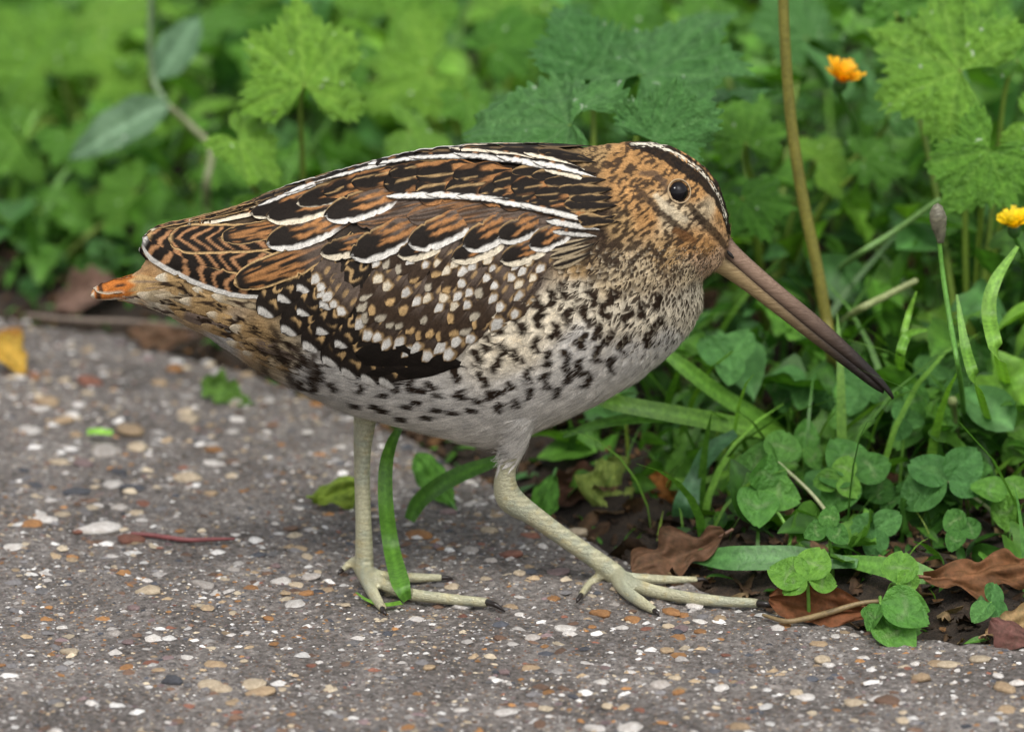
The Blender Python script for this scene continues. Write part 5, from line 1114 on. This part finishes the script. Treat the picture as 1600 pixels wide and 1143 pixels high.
# ---- dead leaves
def oak(seed, L, W_, col, lobes=3.2, curl=.25, n=44, ns=21, depth=.38, bend=0.0):
    g = np.random.default_rng(seed); t = np.linspace(0, 1, n); s = np.linspace(-1, 1, ns); w_ = np.zeros((n, ns))
    env = np.sin(np.pi * np.clip(t * .93 + .05, 0, 1) ** 1.15) ** .7
    Tt, Ss = np.meshgrid(t, s, indexing='ij')
    for sg in (-1, 1):
        lob = 1 - depth * (.5 + .5 * np.cos(2 * np.pi * lobes * t + g.uniform(0, 6))) ** 1.3
        w_ = np.where(np.sign(Ss) == sg, (env * lob * (1 + .1 * (vnoise(t * 14, t * 0 + seed + sg, 3) - .5)))[:, None], w_)
    x = Ss * w_ * W_ / 2; y = Tt * L - .16 * W_ * np.abs(Ss) * w_ * -1
    z = curl * W_ * (np.abs(Ss) * w_) ** 2 * (1 if seed % 2 else -1) + .26 * W_ * (vnoise(Tt * 4 + seed, Ss * 2.2 + seed, 5) - .5) + .10 * W_ * (vnoise(Tt * 10 + seed, Ss * 5 + seed, 15) - .5) + bend * L * (Tt - .5) ** 2
    c_ = np.broadcast_to(col, x.shape + (3,)).copy() * (.7 + .6 * vnoise(Tt * 5 + seed, Ss * 4, 7))[..., None]
    c_ = mixc(c_, np.asarray(col) * 1.5, smooth(.09, .02, np.abs(Ss)) * .6); sv = np.abs(((Tt * 6 - np.abs(Ss) * 1.4) % 1) - .5); c_ = mixc(c_, np.asarray(col) * 1.35, smooth(.07, .015, sv) * .5)
    y = y - L / 2
    return np.stack([x, y, z], -1).reshape(-1, 3), grid_faces(n, ns), c_.reshape(-1, 3)
def dead(label, cxp, cyp, z, L, W_, ang, nrm, col, seed, cat='dead leaf', stalk_=True, **kw):
    c0 = at_z(cxp, cyp, z); base = c0.copy(); base[2] = max(0, float(soil_z(c0[0], c0[1]))); P = empty('fallen_leaf', base, label, cat)
    v, f, c_ = oak(seed, L / PPM, W_ / PPM, np.asarray(col), **kw); Fm = frame(nrm, img_dir(ang)); w3 = v @ Fm.T + c0
    zz = w3[:, 2]; dz = zz.min() - (-.002); w3[:, 2] -= max(0, dz) * .85 if dz > .004 else (dz if dz < -.004 else 0)
    obj('blade', mk_mesh('blade', w3 - base, f, c_), M_dead, P)
    if stalk_:
        q = w3.reshape(-1, 21, 3)[:, 10]; e = q[0] + (q[0] - q[4]) * .9; v, f = tube([q[3], q[0], e], [.0004, .0006, .0005], 6, 10); obj('stalk', mk_mesh('stalk', v - base, f, np.tile(np.asarray(col) * 1.1, (len(v), 1))), M_stem, P)
BRN = (.13, .068, .042); RST = (.15, .070, .034); ORG = (.24, .095, .022); DRK = (.055, .028, .018); STR = (.40, .30, .13)
dead('curled reddish brown oak leaf beside the bird\'s front foot', 1062, 838, .011, 160, 100, 205, (-.1, -.75, .65), BRN, 11, curl=.3, depth=.5, lobes=2.4, bend=.5)
dead('orange brown dead leaf lying in the shade under the breast', 1042, 738, .012, 76, 62, 120, (.1, -.7, .7), ORG, 12, depth=.15)
dead('brown dead leaf standing on edge behind the small bright clover', 1285, 912, .011, 165, 72, 172, (0, -.9, .35), (.15, .062, .03), 13, depth=.2, lobes=2)
dead('rusty brown lobed leaf lying at the right beside the clipped grass blade', 1530, 898, .010, 175, 92, 8, (-.1, -.7, .7), RST, 14, depth=.55, lobes=2.6, bend=.4)
dead('tan crumpled dead leaf at the pavement edge beside the tiny clover', 1592, 948, .008, 110, 62, 20, (.1, -.7, .7), (.33, .21, .11), 15, depth=.2)
dead('dark purplish brown leaf piece under the tan crumpled leaf', 1588, 990, .004, 90, 60, 140, (0, -.5, .8), (.11, .055, .05), 16, depth=.2)
dead('yellowish green ivy-shaped leaf lying on the soil under the belly', 950, 768, .006, 112, 104, 95, (0, -.75, .65), (.24, .30, .075), 17, depth=.55, lobes=1.5, cat='leaf')
dead('dark maroon leaf piece among the clover', 1438, 792, .010, 84, 62, 200, (.1, -.7, .7), (.075, .028, .03), 18, depth=.2)
dead('yellow dead leaf on the pavement at the far left', 14, 555, .006, 92, 70, 120, (.1, -.6, .8), (.42, .27, .05), 19, depth=.2)
dead('orange dead leaf at the soil edge on the far left', 8, 508, .006, 60, 44, 30, (0, -.5, .8), (.40, .19, .04), 20, depth=.2)
dead('dark brown leaf rotting in the shade behind the front shank', 900, 735, .010, 140, 80, 15, (0, -.7, .7), DRK, 21, depth=.3)
dead('pale straw-coloured dead leaf behind the tip of the bill', 1445, 572, .022, 120, 50, 35, (0, -.7, .7), STR, 22, depth=.1)
dead('brown leaf lying between the dark clover and the dull bluish clover', 1405, 735, .008, 70, 60, 100, (0, -.7, .7), BRN, 23, depth=.2)
dead('yellow green leaf lying on the pavement behind the rear shank', 525, 768, .005, 84, 62, 20, (0, -.75, .65), (.20, .28, .04), 24, depth=.3, lobes=2, cat='leaf')
dead('purplish brown leaf in the litter behind the bird\'s tail', 130, 432, .012, 120, 80, 40, (0, -.6, .8), (.15, .10, .085), 25, depth=.3)
dead('rusty leaf under the pebbly edge behind the tail tip', 250, 520, .006, 110, 60, 170, (0, -.6, .8), (.13, .075, .05), 26, depth=.3)
dead('green leaf with bent tip under the belly by the front thigh', 852, 702, .024, 90, 50, 250, (.1, -.75, .6), (.07, .20, .03), 27, depth=.15, cat='leaf')
dead('bright green leaf lying behind the bird\'s lower belly', 680, 700, .018, 110, 54, 120, (0, -.75, .65), (.07, .20, .03), 28, depth=.1, cat='leaf')
dead('small green weed leaf on the pavement under the bird\'s flank', 352, 582, .010, 90, 62, 150, (0, -.7, .7), (.075, .16, .03), 29, depth=.4, cat='leaf')

# ---- bits on the pavement
pts = [at_z(x_, y_, .0012) for x_, y_ in ((205, 833), (240, 836), (290, 843), (330, 842), (366, 841))]
stalk('red_twig', 'thin dull red twig lying on the pavement left of the bird', 'twig', pts, [.0006, .0008, .0008, .0007, .0004], np.array([.20, .055, .055]))
v, f, c_ = ribbon([at_z(136, 675, .002), at_z(155, 674, .0026), at_z(176, 676, .002)], np.array([12, 13, 11]) / PPM, facing=(0, -.6, .8), col=G_BR * 1.5, n=8)
c0 = at_z(155, 675, 0); o = obj('grass_clipping', mk_mesh('grass_clipping', v - c0, f, c_), M_grass); o.location = c0; tag(o, 'short bright green grass clipping on the pavement left of the bird', 'grass clipping')
stalk('dry_twig', 'grey brown twig along the soil edge behind the tail', 'twig', [at_z(x_, y_, .004) for x_, y_ in ((40, 492), (120, 500), (210, 503), (320, 512))], [.0009, .0011, .001, .0006], np.array([.16, .12, .09]))

# ---- masses nobody could count: leaf litter, undergrowth, grass
def scatter(n, x0, x1, y0, y1, dmin, g):
    x = g.uniform(x0, x1, n * 3); y = g.uniform(y0, y1, n * 3); k_ = y > edge_y(x) + dmin; return x[k_][:n], y[k_][:n]
def rot_batch(n, g, tilt, az=None):
    az = g.uniform(0, 2 * np.pi, n) if az is None else az; ti = g.normal(0, tilt, n); ro = g.normal(0, .5, n)
    ca, sa = np.cos(az), np.sin(az); ct, st = np.cos(ti), np.sin(ti); cr, sr = np.cos(ro), np.sin(ro); Z = np.zeros(n); O = np.ones(n)
    Rz = np.stack([np.stack([ca, -sa, Z], -1), np.stack([sa, ca, Z], -1), np.stack([Z, Z, O], -1)], 1)
    Rx = np.stack([np.stack([O, Z, Z], -1), np.stack([Z, ct, -st], -1), np.stack([Z, st, ct], -1)], 1)
    Ry = np.stack([np.stack([cr, Z, sr], -1), np.stack([Z, O, Z], -1), np.stack([-sr, Z, cr], -1)], 1)
    return Rz @ Rx @ Ry
g = np.random.default_rng(77)
def height(x, y):
    d = y - edge_y(x); rt = smooth(-.02, .05, x); h = .004 + .034 * smooth(.01 + .05 * rt, .09 + .05 * rt, d) + .040 * smooth(.08, .26, d)
    return h * (.55 + .8 * vnoise(x * 16 + 5, y * 16, 9))
def leaf_mass(name, n, shapes, size, tilt, cols, dmin, hz, region, mat):
    A = Acc()
    for sh in shapes:
        v, f, c0 = sh; m_ = n // len(shapes); x, y = scatter(m_, *region, dmin, g); kk = g.uniform(0, 1, len(x)) < 1 - .55 * smooth(-.01, .03, x) * smooth(.115, .06, y - edge_y(x)); x, y = x[kk], y[kk]; m_ = len(x)
        H_ = height(x, y); zz = soil_z(x, y) + H_ * g.uniform(hz[0], hz[1], m_) ** .8 + .001
        Rm = rot_batch(m_, g, tilt); sc = g.uniform(size[0], size[1], m_) * (.55 + .45 * smooth(.0, .08, y - edge_y(x)))
        W3 = np.einsum('nij,vj->nvi', Rm, v) * sc[:, None, None] + np.stack([x, y, zz], -1)[:, None]
        W3[..., 2] = np.maximum(W3[..., 2], -.004)
        patch = vnoise(x * 11, y * 11, 21)
        ci = np.clip((patch * .7 + g.uniform(0, 1, m_) * .5 - .1) * len(cols), 0, len(cols) - 1).astype(int)
        cc = np.array(cols)[ci] * g.uniform(.75, 1.25, (m_, 1))
        A.add(W3.reshape(-1, 3), (f[None] + (np.arange(m_) * len(v))[:, None, None]).reshape(-1, 4), (c0[None] * cc[:, None]).reshape(-1, 3))
    o = obj(name, A.mesh(name), mat); return o
def unit(sh): v, f, c_ = sh; return v, f, c_ / c_.mean(0)
ov = [unit(lance(k_, 1, .62, np.array([1., 1, 1]) * .5, .07 * (k_ % 2), .25, 9, 5)) for k_ in range(3)]
nar = [unit(lance(k_ + 7, 1, .30, np.array([1., 1, 1]) * .5, .0, .35, 9, 5)) for k_ in range(2)]
lob_ = [unit(oak(k_ + 40, 1, .95, np.array([.5, .5, .5]), n=15, ns=9, depth=.4, lobes=2.2)) for k_ in range(2)]
o = leaf_mass('undergrowth', 7500, ov + lob_, (.010, .028), .55, [G_DK * 1.2, G_MID, G_MID * 1.15, G_BLUE * 1.1, G_BR, G_BR * 1.1], .035, (.1, 1.1), (-.62, .62, -.12, 1.0), M_leafm)
tag(o, 'dense low green weeds growing behind the bird', 'undergrowth', kind='stuff')
o = leaf_mass('low_weeds', 3600, nar + ov[:1], (.007, .017), .5, [G_DK, G_DK * 1.4, G_MID, G_BLUE, G_BR * .9], .005, (.05, .7), (-.4, .45, -.15, .35), M_leafm)
tag(o, 'fine low weeds and moss along the pavement edge', 'weeds', kind='stuff')
A = Acc(); x, y = scatter(6500, -.4, .42, -.14, .36, -.004, g); m_ = len(x)
v, f, c0 = unit(oak(60, 1, .6, np.array([.5, .5, .5]), n=7, ns=5, depth=.3))
Rm = rot_batch(m_, g, .45); sc = .003 + .009 * g.uniform(0, 1, m_) ** 2.5
W3 = np.einsum('nij,vj->nvi', Rm, v) * sc[:, None, None] + np.stack([x, y, np.where(y > edge_y(x), soil_z(x, y) + .0015, .001)], -1)[:, None]
cc = np.array([(.06, .035, .022), (.10, .06, .035), (.035, .022, .015), (.17, .09, .045), (.20, .14, .08)])[g.choice(5, m_, p=[.3, .27, .25, .1, .08])] * g.uniform(.7, 1.3, (m_, 1))
A.add(W3.reshape(-1, 3), (f[None] + (np.arange(m_) * len(v))[:, None, None]).reshape(-1, 4), (c0[None] * cc[:, None]).reshape(-1, 3))
tag(obj('leaf_litter', A.mesh('leaf_litter'), M_dead), 'small brown crumbs of rotted leaves on the soil', 'litter', kind='stuff')
def grass_mass(name, n, region, dmin, hr, wr, cols, label):
    x, y = scatter(n, *region, dmin, g); kk = g.uniform(0, 1, len(x)) < 1 - .75 * smooth(-.01, .03, x) * smooth(.115, .06, y - edge_y(x)); x, y = x[kk], y[kk]; m_ = len(x); k_ = 6; t = np.linspace(0, 1, k_)
    az = g.uniform(0, 2 * np.pi, m_); hd = np.stack([np.cos(az), np.sin(az)], -1); hh = g.uniform(*hr, m_) * (.3 + .7 * smooth(0, .08, y - edge_y(x))); ln = hh * g.uniform(.2, 1.0, m_)
    P = np.zeros((m_, k_, 3)); P[..., 0] = x[:, None] + hd[:, :1] * ln[:, None] * t[None] ** 1.8; P[..., 1] = y[:, None] + hd[:, 1:] * ln[:, None] * t[None] ** 1.8; P[..., 2] = soil_z(x, y)[:, None] - .002 + hh[:, None] * (t[None] - .28 * t[None] ** 3 * g.uniform(0, 1.4, m_)[:, None])
    sa_ = az + np.pi / 2 + g.normal(0, .6, m_); sd_ = np.stack([np.cos(sa_), np.sin(sa_), np.zeros(m_)], -1); w_ = g.uniform(*wr, m_)[:, None] * (1 - t ** 2.5 * .92)[None] / 2
    V2 = np.stack([P - sd_[:, None] * w_[..., None], P + sd_[:, None] * w_[..., None]], 2)
    fq = np.array([[2 * i, 2 * i + 1, 2 * i + 3, 2 * i + 2] for i in range(k_ - 1)]); cc = np.array(cols)[g.integers(0, len(cols), m_)] * g.uniform(.7, 1.3, (m_, 1))
    me = mk_mesh(name, V2.reshape(-1, 3), (fq[None] + (np.arange(m_) * 2 * k_)[:, None, None]).reshape(-1, 4), np.repeat(cc, 2 * k_, 0))
    tag(obj(name, me, M_grass), label, 'grass', kind='stuff')
grass_mass('grass', 2600, (-.5, .55, -.12, .8), .03, (.03, .085), (.0012, .0038), [G_MID, G_BR, G_MID * 1.2, G_DK * 1.5], 'loose green grass growing through the weeds')
grass_mass('short_grass', 900, (.02, .4, -.1, .16), .012, (.010, .030), (.0005, .0015), [G_MID, G_BR, G_YEL * .8], 'fine short grass shoots among the clover')
